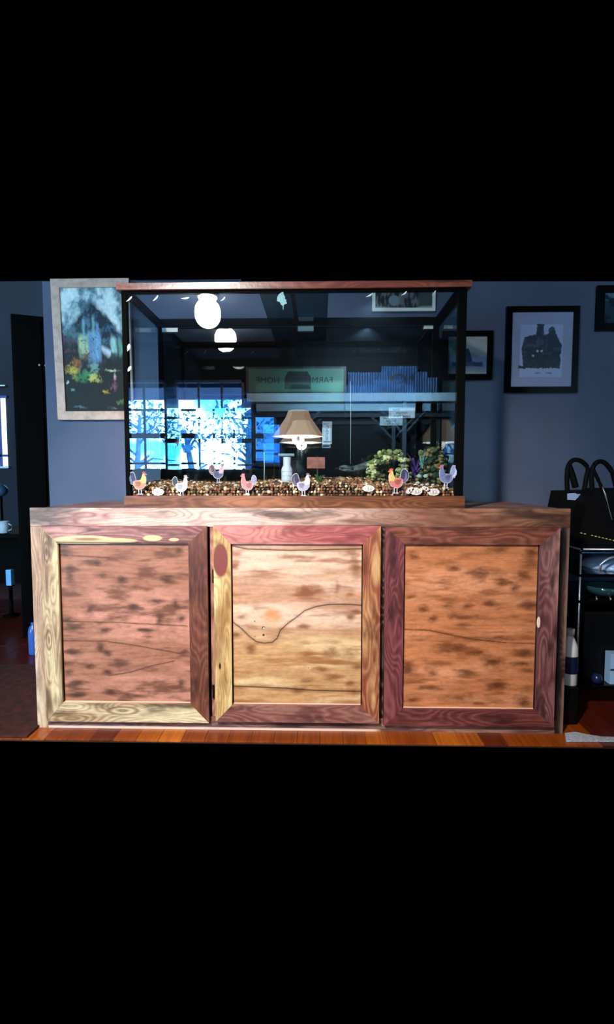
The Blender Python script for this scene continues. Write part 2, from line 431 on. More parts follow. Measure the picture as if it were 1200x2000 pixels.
# ================================================================== CABINET
H = .831; FY = 0.0
cab = thing('cabinet', (0, .28, 0), 'long torched cedar cabinet with three framed doors carrying the fish tank', 'cabinet')
CB = .575
side = vcol('side_wood', .45, WG)
def colA(seed, base, dark, light, **k):
    return lambda X, Z: wood(X, Z, base, dark, light, seed, **k)
B().box(-.972, .972, .02, CB, H - .03, H - .003, .002).build('top_board', plain('cedar_top', (176, 128, 112), .4, scale=9, c2=(112, 74, 60)), cab)
sp = plain('cedar_side', (104, 70, 60), .5, scale=8, c2=(60, 38, 34))
B().box(-.975, -.955, .02, CB, 0, H - .03).build('side_panel', sp, cab)
B().box(.955, .975, .02, CB, 0, H - .03).build('side_panel', sp, cab)
B().box(-.955, .955, CB - .01, CB, 0, H - .03).build('back_panel', sp, cab)
B().box(-.955, .955, .02, CB - .01, .01, .03).build('bottom_board', sp, cab)
inner = plain('dark_interior', (10, 6, 6), .9)
B().box(-.955, .955, .045, .055, .03, H - .03).build('inner_board', inner, cab)

P1 = at(80, 1028, 0); P2 = at(93, 1412, 0)
zrail = at(600, 1029, 0).z; zbot = at(600, 1408, 0).z
xs_l = (at(80, 1028, 0).x + at(94, 1405, 0).x) / 2
xs_r = (at(1096, 1035, 0).x + at(1086, 1412, 0).x) / 2
def top_col(X, Z):
    c = wood(X, Z, (205, 150, 140), (66, 44, 40), (240, 206, 190), 3, blotch=.62, sap=.9, bs=(5, 22))
    c2 = wood(X, Z, (158, 104, 80), (50, 32, 28), (190, 140, 110), 5, blotch=.72, sap=.5, bs=(4, 24))
    return mix(c, c2, ss(-.1, .75, X)) if False else c * (1 - ss(-.1, .6, X))[..., None] + c2 * ss(-.1, .6, X)[..., None]
grid('top_rail', [(-.98, zrail), (.98, zrail), (.98, H), (-.98, H)], 0, .02, top_col, M['wood'], cab)
grid('stile', [(-.98, 0), (xs_l, 0), (xs_l, zrail - .0015), (-.98, zrail - .0015)], 0, .02, colA(8, (196, 156, 128), (110, 78, 60), (238, 210, 180), vert=True, blotch=.3, sap=.5), M['wood'], cab)
def rs_col(X, Z):
    c = wood(X, Z, (92, 66, 60), (14, 12, 14), (150, 118, 100), 9, vert=True, blotch=.9, sap=.2, bs=(5, 14))
    edge = ss(.967, .975, X); c = mix(c, lin((170, 132, 118)), edge * .6 * ss(.3, .5, fbm(Z * 8 + 3, X * 2, 77)))
    return mix(c, lin((12, 10, 12)), ss(xs_r - .002, xs_r + .004, X) * (1 - ss(.955, .968, X)) * .85)
grid('stile', [(xs_r, 0), (.98, 0), (.98, zrail - .0015), (xs_r, zrail - .0015)], 0, .02, rs_col, M['wood'], cab)
def bot_col(X, Z):
    c = wood(X, Z, (134, 92, 90), (34, 22, 22), (180, 140, 126), 12, blotch=.75, sap=.3, bs=(5, 20))
    e = (1 - ss(.007, .011, Z)) * (1 - ss(.28, .32, X))
    return mix(c, lin((250, 222, 206)), e * .9)
grid('bottom_rail', [(xs_l + .001, 0), (xs_r - .001, 0), (xs_r - .001, zbot + .012), (xs_l + .001, zbot + .012)], 0, .02, bot_col, M['wood'], cab)
for (pa, pb, sd, bs_) in ((404, 420, 15, (190, 130, 112)), (741, 755, 16, (60, 36, 32))):
    xa = at(pa + 2, 1200, 0).x; xb = at(pb, 1200, 0).x
    if pa == 404: xa += .031
    grid('stile', [(xa - .02, zbot + .013), (xb + .02, zbot + .013), (xb + .02, zrail - .0015), (xa - .02 , zrail - .0015)], .004, .024, colA(sd, bs_, (40, 24, 20), (220, 180, 150), vert=True, blotch=.3), M['wood'], cab)

DY = -.022
def lines(c, X, Z, ls, Y, sc, ox, oy, dark=(54, 26, 16), wd=.0016):
    for pts in ls:
        d = seg_dist(X, Z, xz(pts, Y, sc, ox, oy))
        c = mix(c, lin(dark), (1 - ss(wd * .5, wd * 1.5, d)) * .85)
        c = mix(c, lin(dark), (1 - ss(wd, wd * 7, d)) * .22)
    return c
def blots(c, X, Z, bl, Y, sc, ox, oy, dark, wob):
    for b in bl:
        bx, by = b[0], b[1]; rx, ry = (b[2], b[3]) if len(b) > 2 else (44, 20)
        p = at(ox + bx / sc, oy + by / sc, Y); s = 1 / sc / 541.0 * 1.0
        d = np.hypot((X - p.x) / (rx * s), (Z - p.z) / (ry * s)) + (wob - .5) * 1.5
        c = mix(c, lin(dark), (1 - ss(-.2, 1.5, d)) * .88)
    return c
PY = -.004
L2 = [[(200, 765), (260, 810), (310, 860), (350, 890), (400, 900), (450, 895), (480, 870), (500, 820), (550, 775), (600, 740), (650, 700), (720, 675), (800, 662), (900, 660), (1000, 668)],
      [(190, 300), (300, 322), (560, 330), (1000, 320)], [(205, 1165), (500, 1175), (700, 1190), (1000, 1198)]]
def panel1(X, Z):
    c = wood(X, Z, (180, 120, 96), (104, 60, 40), (214, 148, 128), 31, blotch=.66, sap=.7, grain=.2, swirl=.22, bs=(11, 42))
    w_ = fbm(X * 30 + 4, Z * 60, 5)
    c = blots(c, X, Z, [(240, 330, 50, 36), (280, 480, 34, 60), (440, 410), (480, 480, 60, 22), (600, 510, 40, 26), (870, 510, 56, 26), (660, 680, 50, 26), (830, 760, 30, 40),
        (300, 810, 60, 26), (490, 820), (740, 820, 100, 16), (290, 960, 80, 24), (510, 960), (575, 1030, 60, 30), (400, 1040), (270, 1080, 36, 24), (505, 1075, 36, 26),
        (930, 650, 24, 40), (965, 750, 26, 26), (950, 330, 30, 30), (320, 1150, 70, 24), (260, 760, 60, 26), (960, 1150, 30, 40), (530, 1200, 60, 26), (330, 1220, 70, 20),
        (640, 1220, 60, 18), (970, 960, 36, 30), (800, 640, 80, 20), (400, 690, 40, 40), (470, 930, 40, 30)], PY, 3.158, 50, 970, (58, 32, 20), w_)
    return lines(c, X, Z, [[(200, 355), (350, 366), (520, 376)], [(220, 765), (600, 775), (1000, 795)], [(220, 885), (500, 888), (700, 918), (960, 965)], [(520, 1100), (650, 1080), (760, 1045), (920, 1010)]], PY, 3.158, 50, 970, wd=.0011)
def panel2(X, Z):
    c = wood(X, Z, (216, 162, 130), (160, 96, 66), (252, 214, 188), 52, blotch=.48, sap=.95, grain=.14, swirl=.22, bs=(7, 40))
    zl = at(600, 1230, PY).z; c2 = wood(X, Z, (218, 166, 116), (160, 98, 52), (250, 214, 164), 57, blotch=.45, sap=.9, grain=.14, swirl=.22, bs=(7, 40))
    k_ = ss(.05, -.05, Z - zl)[..., None] if False else (1 - ss(-.06, .06, Z - zl))[..., None]
    c = c * (1 - k_) + c2 * k_
    w_ = fbm(X * 30 + 4, Z * 60, 6)
    c = blots(c, X, Z, [(260, 740, 50, 24), (325, 800, 36, 22), (230, 850, 36, 24), (650, 580, 60, 40), (730, 575, 50, 20), (850, 560, 20, 44), (965, 440, 40, 80), (930, 600, 30, 16), (820, 960, 60, 34),
        (930, 970, 60, 34), (750, 1060, 60, 20), (830, 1110, 60, 24), (970, 1050, 40, 26), (660, 1135, 70, 20), (930, 740, 30, 26), (970, 705, 40, 20), (640, 800, 50, 20),
        (220, 420, 30, 40), (610, 1190, 60, 20), (950, 1200, 40, 40), (940, 350, 60, 20), (930, 1145, 40, 20), (320, 930, 40, 44), (620, 370, 120, 14)], PY, 3.158, 390, 970, (140, 82, 44), w_)
    c = blots(c, X, Z, [(450, 725, 70, 50)], PY, 3.158, 390, 970, (236, 150, 90), w_)
    c = lines(c, X, Z, L2, PY, 3.158, 390, 970, (70, 34, 18), .0021)
    for (bx, by, r_, cc) in ((395, 806, .006, (40, 24, 20)), (397, 808, .0032, (255, 240, 226)), (396, 850, .0045, (40, 24, 22)), (342, 765, .0022, (60, 34, 26)), (342, 858, .0018, (60, 34, 26)), (672, 1052, .0018, (90, 50, 40)), (735, 156, .002, (80, 40, 30))):
        p = at(390 + bx / 3.158, 970 + by / 3.158, PY); c = mix(c, lin(cc), 1 - ss(.7, 1.1, np.hypot(X - p.x, Z - p.z) / r_))
    return c
def panel3(X, Z):
    c = wood(X, Z, (218, 138, 92), (150, 86, 46), (236, 160, 118), 71, blotch=.6, sap=.6, grain=.2, swirl=.22, bs=(10, 42))
    w_ = fbm(X * 30 + 4, Z * 60, 7)
    c = blots(c, X, Z, [(640, 460, 120, 46), (480, 430, 40, 18), (770, 520, 50, 26), (840, 550, 34, 30), (900, 470, 70, 46), (290, 670, 44, 26), (430, 655, 60, 26), (560, 655, 40, 24), (360, 730, 36, 24),
        (530, 765, 50, 18), (720, 320, 80, 18), (230, 350, 50, 28), (480, 910, 90, 34), (620, 935, 60, 20), (700, 985, 60, 40), (910, 940, 70, 30), (350, 1050, 50, 40), (550, 1050, 60, 20), (920, 1040, 60, 26),
        (740, 1130, 60, 30), (330, 1145, 80, 16), (500, 1205, 120, 26), (900, 1235, 60, 50), (210, 1030, 50, 40), (690, 640, 60, 26), (930, 650, 70, 30), (220, 600, 50, 16), (760, 845, 120, 18),
        (560, 720, 160, 20), (880, 1000, 90, 16), (230, 1220, 60, 26), (950, 330, 50, 40), (640, 1240, 60, 16)], PY, 3.077, 730, 970, (96, 48, 26), w_)
    return lines(c, X, Z, [[(185, 795), (330, 800), (450, 825), (600, 855), (800, 875), (975, 880)]], PY, 3.077, 730, 970, (84, 38, 18), .0014)
def oval(c, X, Z, px, py, rx, rz, col, soft=.25):
    p = at(px, py, DY); d = np.hypot((X - p.x) / rx, (Z - p.z) / rz); return mix(c, lin(col), 1 - ss(1 - soft, 1 + soft, d))
def f1_top(X, Z):
    c = wood(X, Z, (150, 92, 88), (80, 44, 44), (226, 170, 160), 81, blotch=.45, sap=.2)
    for (px, py, rx, rz) in ((165, 1055, .115, .017), (230, 1056, .07, .009), (298, 1051, .034, .011), (340, 1054, .018, .006)): c = oval(c, X, Z, px, py, rx, rz, (238, 204, 158), .15)
    c = oval(c, X, Z, 170, 1053, .05, .005, (170, 120, 90), .5)
    return lines(c, X, Z, [[(100, 1059), (366, 1061)]], DY, 1, 0, 0, (40, 20, 16), .0018)
def f1_left(X, Z):
    c = wood(X, Z, (178, 138, 108), (84, 56, 38), (250, 224, 176), 84, vert=True, blotch=.55, sap=.75, grain=.3, bs=(6, 26))
    for (px, py) in ((91, 1078), (96, 1250)): 
        p = at(px, py, DY); d = np.hypot((X - p.x) / .010, (Z - p.z) / .035); c = mix(c, lin((96, 62, 46)), np.clip(.5 + .5 * np.sin(d * 8), 0, 1) * (1 - ss(1.2, 2.0, d)) * .7)
    return c
def f2_left(X, Z):
    c = wood(X, Z, (222, 176, 112), (150, 96, 48), (248, 222, 160), 92, vert=True, blotch=.4, sap=.7, grain=.3, bs=(5, 20))
    c = oval(c, X, Z, 431, 1094, .027, .062, (142, 72, 62), .12)
    p = at(430, 1300, DY); return oval(c, X, Z, 430, 1301, .004, .012, (50, 26, 16), .4)
def f2_right(X, Z):
    c = wood(X, Z, (172, 92, 68), (110, 54, 36), (244, 196, 134), 95, vert=True, blotch=.45, sap=.25)
    p = at(735, 1108, DY); c = mix(c, lin((240, 192, 130)), (1 - ss(.4, 1, np.hypot((X - p.x) / .022, (Z - p.z) / .09))) * .7)
    return c
def f1_bot(X, Z):
    c = wood(X, Z, (204, 164, 124), (84, 52, 34), (252, 232, 190), 97, blotch=.62, sap=.85, grain=.3, bs=(6, 24))
    p = at(240, 1388, DY); d = np.hypot((X - p.x) / .05, (Z - p.z) / .013); c = mix(c, lin((116, 76, 50)), np.clip(.5 + .5 * np.sin(d * 7), 0, 1) * (1 - ss(1.0, 1.7, d)) * .8)
    return c
doors = [
  dict(o=((78, 1028), (402, 1028), (410, 1410), (92, 1411)), i=((113, 1062), (367, 1062), (373, 1374), (122, 1374)), pan=panel1,
       top=f1_top, left=f1_left, bot=f1_bot, right=colA(86, (128, 74, 58), (66, 34, 26), (170, 104, 80), vert=True, blotch=.5)),
  dict(o=((414, 1027), (743, 1027), (742, 1412), (424, 1411)), i=((450, 1062), (708, 1064), (708, 1379), (455, 1377)), pan=panel2,
       top=colA(89, (190, 98, 98), (120, 52, 56), (232, 150, 142), blotch=.4, sap=.25), left=f2_left, right=f2_right, bot=colA(98, (146, 88, 82), (84, 46, 42), (206, 150, 130), blotch=.55, sap=.3)),
  dict(o=((751, 1027), (1093, 1033), (1084, 1420), (752, 1418)), i=((788, 1064), (1054, 1064), (1048, 1387), (789, 1385)), pan=panel3,
       top=colA(101, (148, 84, 68), (54, 26, 22), (190, 122, 96), blotch=.7), left=colA(103, (130, 66, 70), (64, 26, 32), (190, 110, 108), vert=True, blotch=.5, sap=.25),
       right=colA(105, (140, 86, 88), (58, 32, 38), (196, 142, 136), vert=True, blotch=.55, sap=.35), bot=colA(107, (122, 62, 60), (58, 26, 28), (180, 110, 100), blotch=.55, sap=.2))]
lbs = ['pinkish torched left door', 'pale middle door with a wavy crack and knot', 'orange-brown right door']
for dd, lb in zip(doors, lbs):
    o_ = xz(dd['o'], DY); i_ = xz(dd['i'], DY)
    X0 = (o_[0][0] + o_[3][0]) / 2; X1 = (o_[1][0] + o_[2][0]) / 2; ZT = (o_[0][1] + o_[1][1]) / 2; ZB = (o_[2][1] + o_[3][1]) / 2
    x0 = (i_[0][0] + i_[3][0]) / 2; x1 = (i_[1][0] + i_[2][0]) / 2; zt = (i_[0][1] + i_[1][1]) / 2; zb = (i_[2][1] + i_[3][1]) / 2
    d = bpy.data.objects.new('door', None); d.parent = cab; d.location = Vector(((X0 + X1) / 2, 0, ZB)) - cab.location; COL.objects.link(d); d['label'] = lb
    g = .0008
    grid('rail', [(x0, zt), (x1, zt), (X1 - g, ZT), (X0 + g, ZT)], DY, -.001, dd['top'], M['wood'], d)
    grid('rail', [(X0 + g, ZB), (X1 - g, ZB), (x1, zb), (x0, zb)], DY, -.001, dd['bot'], M['wood'], d)
    grid('stile', [(X0, ZB), (x0 - g, zb), (x0 - g, zt), (X0, ZT)], DY - .001, -.001, dd['left'], M['wood'], d)
    grid('stile', [(x1 + g, zb), (X1, ZB), (X1, ZT), (x1 + g, zt)], DY - .001, -.001, dd['right'], M['wood'], d)
    grid('panel', [(x0 + .004, zb + .002), (x1 - .003, zb + .002), (x1 - .003, zt - .003), (x0 + .004, zt - .003)], -.010, -.004, dd['pan'], M['wood'], d, cell=.0019)
    B().box(x0 - .01, x1 + .01, -.0035, -.001, zb - .01, zt + .01).build('rebate', inner, d)
    # pale strip at the panel foot, an edge highlight put into its colour
    bd = plain('pale_highlight', (236, 196, 172), .4)
    B().box(x0 + .004, x1 - .003, -.0125, -.0095, zb + .0005, zb + .0035).build('highlight_strip', bd, d)
# pale chip on the right door's frame
p = at(1052, 1215, DY)
chip = B().lathe((p.x, DY - .001, p.z), [(.001, -.0015), (.0065, -.001), (.006, .0004), (.001, .001)], 14, 'Y').build('worn_chip', plain('bare_wood', (250, 222, 200), .6), cab)
_zc = sum(v.co.z for v in chip.data.vertices) / len(chip.data.vertices)
for v in chip.data.vertices: v.co.z = (v.co.z - _zc) * 3.2 + _zc
# hinges between the doors
for (px, py) in ((417, 1125), (417, 1350)):
    p = at(px, py, 0); B().box(p.x - .003, p.x + .003, -.006, .002, p.z - .025, p.z + .025, .001).build('hinge', M['black'], cab)

# ================================================================== FISH TANK
TX0, TX1, ZB0, ZT0, TD = -.6296, .6016, .8745, 1.609, .4063
TY1 = YG + TD
tank = thing('fish_tank', ((TX0 + TX1) / 2, YG + TD / 2, H), 'large rectangular glass fish tank with wooden rims on top of the cabinet', 'fish tank')
def rim_col(seed, base, dk, lt): return lambda X, Z: wood(X, Z, base, dk, lt, seed, blotch=.5, sap=.3, grain=.3, bs=(5, 60))
def rim(z0, z1, ov, seed, base, dk, lt, nm, ztop=None):
    grid(nm, [(TX0 - ov, z0), (TX1 + ov, z0), (TX1 + ov, z1), (TX0 - ov, z1)], YG - ov, YG + .006, rim_col(seed, base, dk, lt), M['trim_wood'], tank)
    mm = plain(nm + '_wood', base, .3, scale=30, c2=dk)
    B().box(TX0 - ov, TX0 + .006, YG + .0065, TY1 - .0065, z0, z1).build(nm, mm, tank)
    B().box(TX1 - .006, TX1 + ov, YG + .0065, TY1 - .0065, z0, z1).build(nm, mm, tank)
    B().box(TX0 - ov, TX1 + ov, TY1 - .006, TY1 + ov, z0, z1).build(nm, mm, tank)
rim(H, ZB0, .008, 121, (128, 78, 52), (60, 34, 26), (176, 116, 84), 'base_rim')
ZL = at(575, 549.8, YG - .016).z
rim(ZT0 + .002, ZL, .016, 124, (124, 62, 56), (56, 28, 28), (160, 90, 70), 'top_rim')
B().box(TX0 + .001, TX1 - .001, YG + .008, TY1 - .008, H + .004, H + .014).build('bottom_pane', M['backpane'], tank)
gt = .009
def pane(nm, x0, x1, y0, y1, m): return B().box(x0, x1, y0, y1, H + .016, ZT0).build(nm, m, tank)
pane('front_pane', TX0, TX1, YG, YG + gt, M['glass'])
pane('back_pane', TX0 + .002, TX1 - .002, TY1 - gt, TY1, M['backpane'])
pane('side_pane', TX0, TX0 + gt, YG + gt + .001, TY1 - gt - .001, M['sideglass'])
pane('side_pane', TX1 - gt, TX1, YG + gt + .001, TY1 - gt - .001, M['sideglass'])
si = M['silicone']
def seal(x0, x1, y0, y1, z0=H + .016, z1=ZT0): return B().box(x0, x1, y0, y1, z0, z1).build('corner_seal', si, tank)
seal(TX0 - .003, TX0 + .014, YG - .002, YG + .022); seal(TX1 - .026, TX1 + .003, YG - .002, YG + .022)
seal(TX0 + gt, TX0 + gt + .012, TY1 - gt - .014, TY1 - gt); seal(TX1 - gt - .022, TX1 - gt, TY1 - gt - .014, TY1 - gt)
# black upper trim inside the wooden rim
zq = ZT0
for nm, bb in (('upper_trim', (TX0 - .002, TX1 + .002, YG - .003, YG + .016)), ('upper_trim', (TX0 - .002, TX1 + .002, TY1 - .035, TY1 + .002))):
    B().box(*bb, zq - (.006 if bb[2] < .1 else .014), zq + .0015).build(nm, si, tank)
B().box(TX0 + .0065, TX1 - .0065, TY1 - .0105, TY1 - .0065, zq + .002, ZL - .001).build('upper_trim', si, tank)
B().box(TX0 - .002, TX0 + .034, YG + .0165, TY1 - .0355, zq - .008, zq + .0015).build('upper_trim', si, tank)
B().box(TX1 - .034, TX1 + .002, YG + .0165, TY1 - .0355, zq - .008, zq + .0015).build('upper_trim', si, tank)
# centre brace of smoked glass
bx0 = at(506, 570, YG).x; bx1 = at(642, 570, YG).x
B().box(bx0, bx1, YG + .018, TY1 - .036, zq - .006, zq + .001).build('centre_brace', M['braceglass'], tank)
B().box((bx0 + bx1) / 2 - .012, (bx0 + bx1) / 2 + .004, YG + .018, TY1 - .036, zq - .008, zq - .0065).build('brace_bar', si, tank)
# bright ground edge of the back glass, and its white clips
Yb = TY1 - gt - .001
ze = at(600, 636, Yb).z
B().box(TX0 + .025, TX1 - .035, Yb - .004, Yb, ze - .004, ze + .003, .001).build('glass_edge', plain('ground_glass_edge', (178, 206, 214), .15, ior=1.8), tank)
for (a, b, c, d_) in ((317, 348, 641, 649), (582, 613, 636, 647), (828, 852, 633, 643)):
    p = at(a, c, Yb - .004); q = at(b, d_, Yb - .004)
    B().box(p.x, q.x, Yb - .010, Yb - .0045, q.z, p.z, .001).build('clip', plain('pale_clip', (190, 205, 205), .4), tank)
# thermometer strip on the back glass
p = at(850, 781, Yb - .004); q = at(854 - 8, 824, Yb - .004)
tag(recenter(B().box(q.x, p.x, Yb - .006, Yb - .001, q.z, p.z, .001).build('thermometer', M['white'])), 'slim white thermometer strip on the tank back near its right corner', 'thermometer')

# ---- gravel
GF = at(600, 945, YG + .02).z; 
def gz(x, y):
    t = (y - YG) / TD
    b = .905 + .022 * t
    b += .010 * math.sin(x * 7 + 1) + .012 * max(0, math.sin((x - .1) * 4)) * t
    return b
ico = bmesh.new(); bmesh.ops.create_icosphere(ico, subdivisions=1, radius=1); iv = np.array([v.co[:] for v in ico.verts]); itf = np.array([[v.index for v in f.verts] for f in ico.faces]); ico.free()
ico = bmesh.new(); bmesh.ops.create_icosphere(ico, subdivisions=2, radius=1); iv2 = np.array([v.co[:] for v in ico.verts]); itf2 = np.array([[v.index for v in f.verts] for f in ico.faces]); ico.free()
pal = [(128, 88, 58), (92, 62, 42), (150, 108, 78), (176, 140, 104), (64, 44, 34), (136, 80, 54), (206, 178, 140), (104, 84, 54), (50, 34, 28), (146, 98, 70), (212, 190, 160), (120, 66, 46), (82, 52, 44)]
rs = np.random.RandomState(5)
V, T, CC = [], [], []; nn = 0
def peb(c, r):
    global nn
    R = rs.randn(3, 3); Q, _ = np.linalg.qr(R)
    s_ = np.array([1, rs.uniform(.65, .95), rs.uniform(.5, .8)]) * r
    v = (iv * (1 + rs.uniform(-.12, .12, (len(iv), 1))) * s_) @ Q.T + c
    V.append(v); T.append(itf + nn); nn += len(iv); k = pal[rs.randint(len(pal))]
    CC.append(np.repeat(lin(np.array(k) * rs.uniform(.8, 1.1))[None], len(iv), 0))
sx0, sx1 = TX0 + .018, TX1 - .018
xx = np.arange(sx0, sx1, .0115)
for x_ in xx:                                  # the face against the front glass
    zz = H + .036
    top = gz(x_, YG + .02)
    while zz < top + .002:
        peb(np.array([x_ + rs.uniform(-.003, .003), YG + gt + .008 + rs.uniform(0, .004), zz]), rs.uniform(.0055, .0098)); zz += .0105
for y_ in np.arange(YG + .028, TY1 - .025, .0115):
    for x_ in np.arange(sx0, sx1, .0115):
        peb(np.array([x_ + rs.uniform(-.004, .004), y_ + rs.uniform(-.004, .004), gz(x_, y_) + rs.uniform(-.004, .004)]), rs.uniform(.006, .0105))
V = np.vstack(V); T = np.vstack(T); CC = np.vstack(CC)
me = bpy.data.meshes.new('gravel'); me.vertices.add(len(V)); me.vertices.foreach_set('co', V.ravel()); me.loops.add(T.size); me.loops.foreach_set('vertex_index', T.ravel().astype(np.int32))
me.polygons.add(len(T)); me.polygons.foreach_set('loop_start', np.arange(0, T.size, 3, dtype=np.int32)); me.update(calc_edges=True)
a = me.color_attributes.new('Col', 'FLOAT_COLOR', 'POINT'); a.data.foreach_set('color', np.hstack([CC, np.ones((len(CC), 1))]).astype(np.float32).ravel())
gr = link('gravel', me, vcol('river_gravel', .45, 2.2), None, True); gr['kind'] = 'stuff'; tag(gr, 'mixed brown and cream river gravel along the tank floor', 'gravel')
# gravel bed body under the visible stones
bed = B().box(TX0 + .013, TX1 - .013, YG + gt + .016, TY1 - gt - .016, H + .02, .895).build('sand_bed', plain('dark_sand', (60, 44, 32), .9, scale=60, c2=(30, 22, 18))); bed['kind'] = 'stuff'
tag(bed, 'dark sand packed under the gravel in the fish tank', 'sand')

def stone(name, px, py, Y, r, col, label, sq=(1, .8, .62), seed=0, group=None, col2=None):
    rr = np.random.RandomState(seed + 50); p = at(px, py, Y)
    v = iv2 * (1 + .06 * rr.randn(len(iv2), 1) * .5) * np.array(sq) * r + np.array(p[:])
    o = mesh(name, v, [tuple(f) for f in itf2], plain(name + '_stone', col, .5, scale=60, c2=col2 or [k * .86 for k in col]), None, True)
    recenter(o); tag(o, label, 'stone', group); return o
wh = (236, 228, 214)
big = [(404, 950, .0085), (413, 953, .008), (461, 948, .009), (280, 948, .006), (313, 943, .006), (539, 960, .0065), (549, 958, .0065), (538, 951, .005), (670, 956, .0065), (757, 954, .0045), (698, 951, .0055), (640, 950, .005),
       (816, 943, .009), (825, 947, .008), (835, 946, .0085), (846, 947, .0075)]
where = ['small cream pebble beside the black-tailed hen decal', 'white pebble under the pale star cluster in the left gravel', 'largest cream pebble left of the pink hen decal', 'tiny pale pebble behind the leftmost rooster decal',
         'tiny pale pebble above the leftmost oval decal', 'cream pebble in front gravel left of the violet-white hen decal', 'white pebble just left of the violet-white hen decal', 'small cream pebble below the white filter',
         'pale pebble in front of the driftwood tip', 'tiny white pebble under the green rock arch', 'white pebble left of the green rock arch in the gravel', 'small pale pebble right of the little signpost',
         'leftmost of the white pebbles before the mossy rock', 'white pebble second from left before the mossy rock', 'white pebble third from left before the mossy rock', 'rightmost of the white pebbles before the mossy rock']
for i, (px, py, r_) in enumerate(big): stone('pebble', px, py, YG + .022, r_, wh, where[i], seed=i, group='pale pebbles in the tank gravel')
stone('pebble', 669, 936, YG + .20, .016, (196, 170, 120), 'tan stone lying in front of the driftwood', (1, .8, .6), 31, 'pale pebbles in the tank gravel')
for i, (px, c_, lb) in enumerate(((819, (200, 232, 226), 'left one of two glassy white stones at the foot of the mossy rock'), (832, (200, 232, 226), 'right one of two glassy white stones at the foot of the mossy rock'))):
    stone('glass_stone', px, 930, YG + .075, .0105, c_, lb, (.9, .7, .75), 40 + i, 'glassy stones')

# ---- craggy rocks
def rock(name, pts, cols, label, cat, seed, jag=.35, dens=1):
    """a lumpy boulder made of overlapping knobbly lumps; pts: (centre, radius)"""
    rr = np.random.RandomState(seed); VV, TT, CL = [], [], []; n0 = 0
    for (c, r_) in pts:
        v = iv2 * np.array([1, 1, .85]) * (1 + jag * (vn(iv2[:, 0] * 2.2 + 7 + c[0] * 50, iv2[:, 2] * 2.2 + 9 + c[2] * 30, seed)[:, None] - .5) + jag * .6 * rr.uniform(-.5, .5, (len(iv2), 1))) * r_ + np.array(c)
        VV.append(v); TT.append(itf2 + n0); n0 += len(iv2)
        k = cols[rr.randint(len(cols))]; hl = ss(.2, 1, iv2[:, 2] * .5 + .5)
        CL.append(lin(np.array(k))[None] * (.75 + .5 * rr.rand(len(iv2), 1)))
    VV = np.vstack(VV); TT = np.vstack(TT); CL = np.clip(np.vstack(CL), 0, 1)
    me = bpy.data.meshes.new(name); me.from_pydata([tuple(v) for v in VV], [], [tuple(int(q) for q in t) for t in TT]); me.update()
    a = me.color_attributes.new('Col', 'FLOAT_COLOR', 'POINT'); a.data.foreach_set('color', np.hstack([CL, np.ones((len(CL), 1))]).astype(np.float32).ravel())
    o = link(name, me, vcol(name + '_rock', .7, 1.7), None, False); recenter(o); tag(o, label, cat); return o
def lumps(pxs, Y, dY, seed, n=1, rj=.4):
    rr = random.Random(seed); out = []
    for (px, py, r_) in pxs:
        for k in range(n):
            y = Y + rr.uniform(-dY, dY); j_ = min(9, r_ * 480); p = at(px + rr.uniform(-j_, j_), py + rr.uniform(-j_, j_), y); out.append(((p.x, y, p.z), r_ * (.42 if n > 8 else 1) * rr.uniform(1 - rj, 1 + rj)))
    return out
moss = [(116, 128, 76), (158, 162, 108), (90, 104, 60), (186, 182, 140), (126, 108, 72), (64, 74, 44)]
arch = [(727, 915, .016), (732, 905, .018), (740, 897, .018), (748, 893, .019), (757, 889, .019), (767, 889, .019), (777, 890, .018), (786, 894, .017), (791, 903, .016), (790, 914, .017), (786, 922, .018), (726, 924, .016), (783, 931, .018), (722, 921, .010), (757, 901, .010), (795, 930, .016), (733, 930, .016), (745, 932, .012)]
rock('rock_arch', lumps(arch, YG + .17, .022, 3, 22, .35), moss, 'knobbly green-grey rock arch in the right half of the tank', 'rock', 11)
cave = [(828, 890, .016), (838, 884, .018), (850, 883, .018), (858, 892, .018), (862, 905, .020), (845, 897, .02), (832, 905, .018), (848, 912, .022), (835, 920, .018), (858, 922, .022), (866, 936, .02), (824, 925, .012), (845, 935, .018), (822, 936, .014)]
rock('mossy_rock', lumps(cave, YG + .13, .028, 5, 24, .35), [(40, 66, 40), (62, 82, 44), (92, 84, 54), (30, 48, 34), (120, 100, 70), (24, 40, 28)], 'tall dark green mossy rock at the right end of the tank', 'rock', 13)
# ---- plants
def plant(name, px, py0, py1, Y, w_, n_, mat, label, seed, lw=.008):
    rn = random.Random(seed); b = at(px, py0, Y); tz = at(px, py1, Y).z
    r = thing(name, (b.x, Y, b.z), label, 'plant'); h = tz - b.z
    for k in range(n_):
        a = rn.uniform(0, 6.28); sp_ = rn.uniform(.2, 1) * w_; hh = h * rn.uniform(.55, 1)
        dx, dy = math.cos(a) * sp_, math.sin(a) * sp_ * .5
        vs, fs = [], []; N = 6
        for j in range(N + 1):
            t_ = j / N; c = Vector((b.x + dx * t_ ** 1.6, Y + dy * t_ ** 1.6, b.z + hh * (t_ - .12 * t_ * t_))); ww = lw * math.sin(math.pi * (.12 + .86 * t_)) * (1 + .3 * math.sin(9 * t_))
            d_ = Vector((-math.sin(a), math.cos(a) * .4, 0)); d_ = Vector((1, 0, 0)) * .7 + d_ * .5
            vs += [c - d_ * ww, c + Vector((0, -.001, 0)), c + d_ * ww, c + Vector((0, .0015, 0))]
        for j in range(N):
            q = j * 4
            for e_ in range(4): fs.append((q + e_, q + (e_ + 1) % 4, q + 4 + (e_ + 1) % 4, q + 4 + e_))
        fs += [(0, 1, 2, 3), (N * 4, N * 4 + 1, N * 4 + 2, N * 4 + 3)]
        mesh('leaf', vs, fs, mat, r, True)
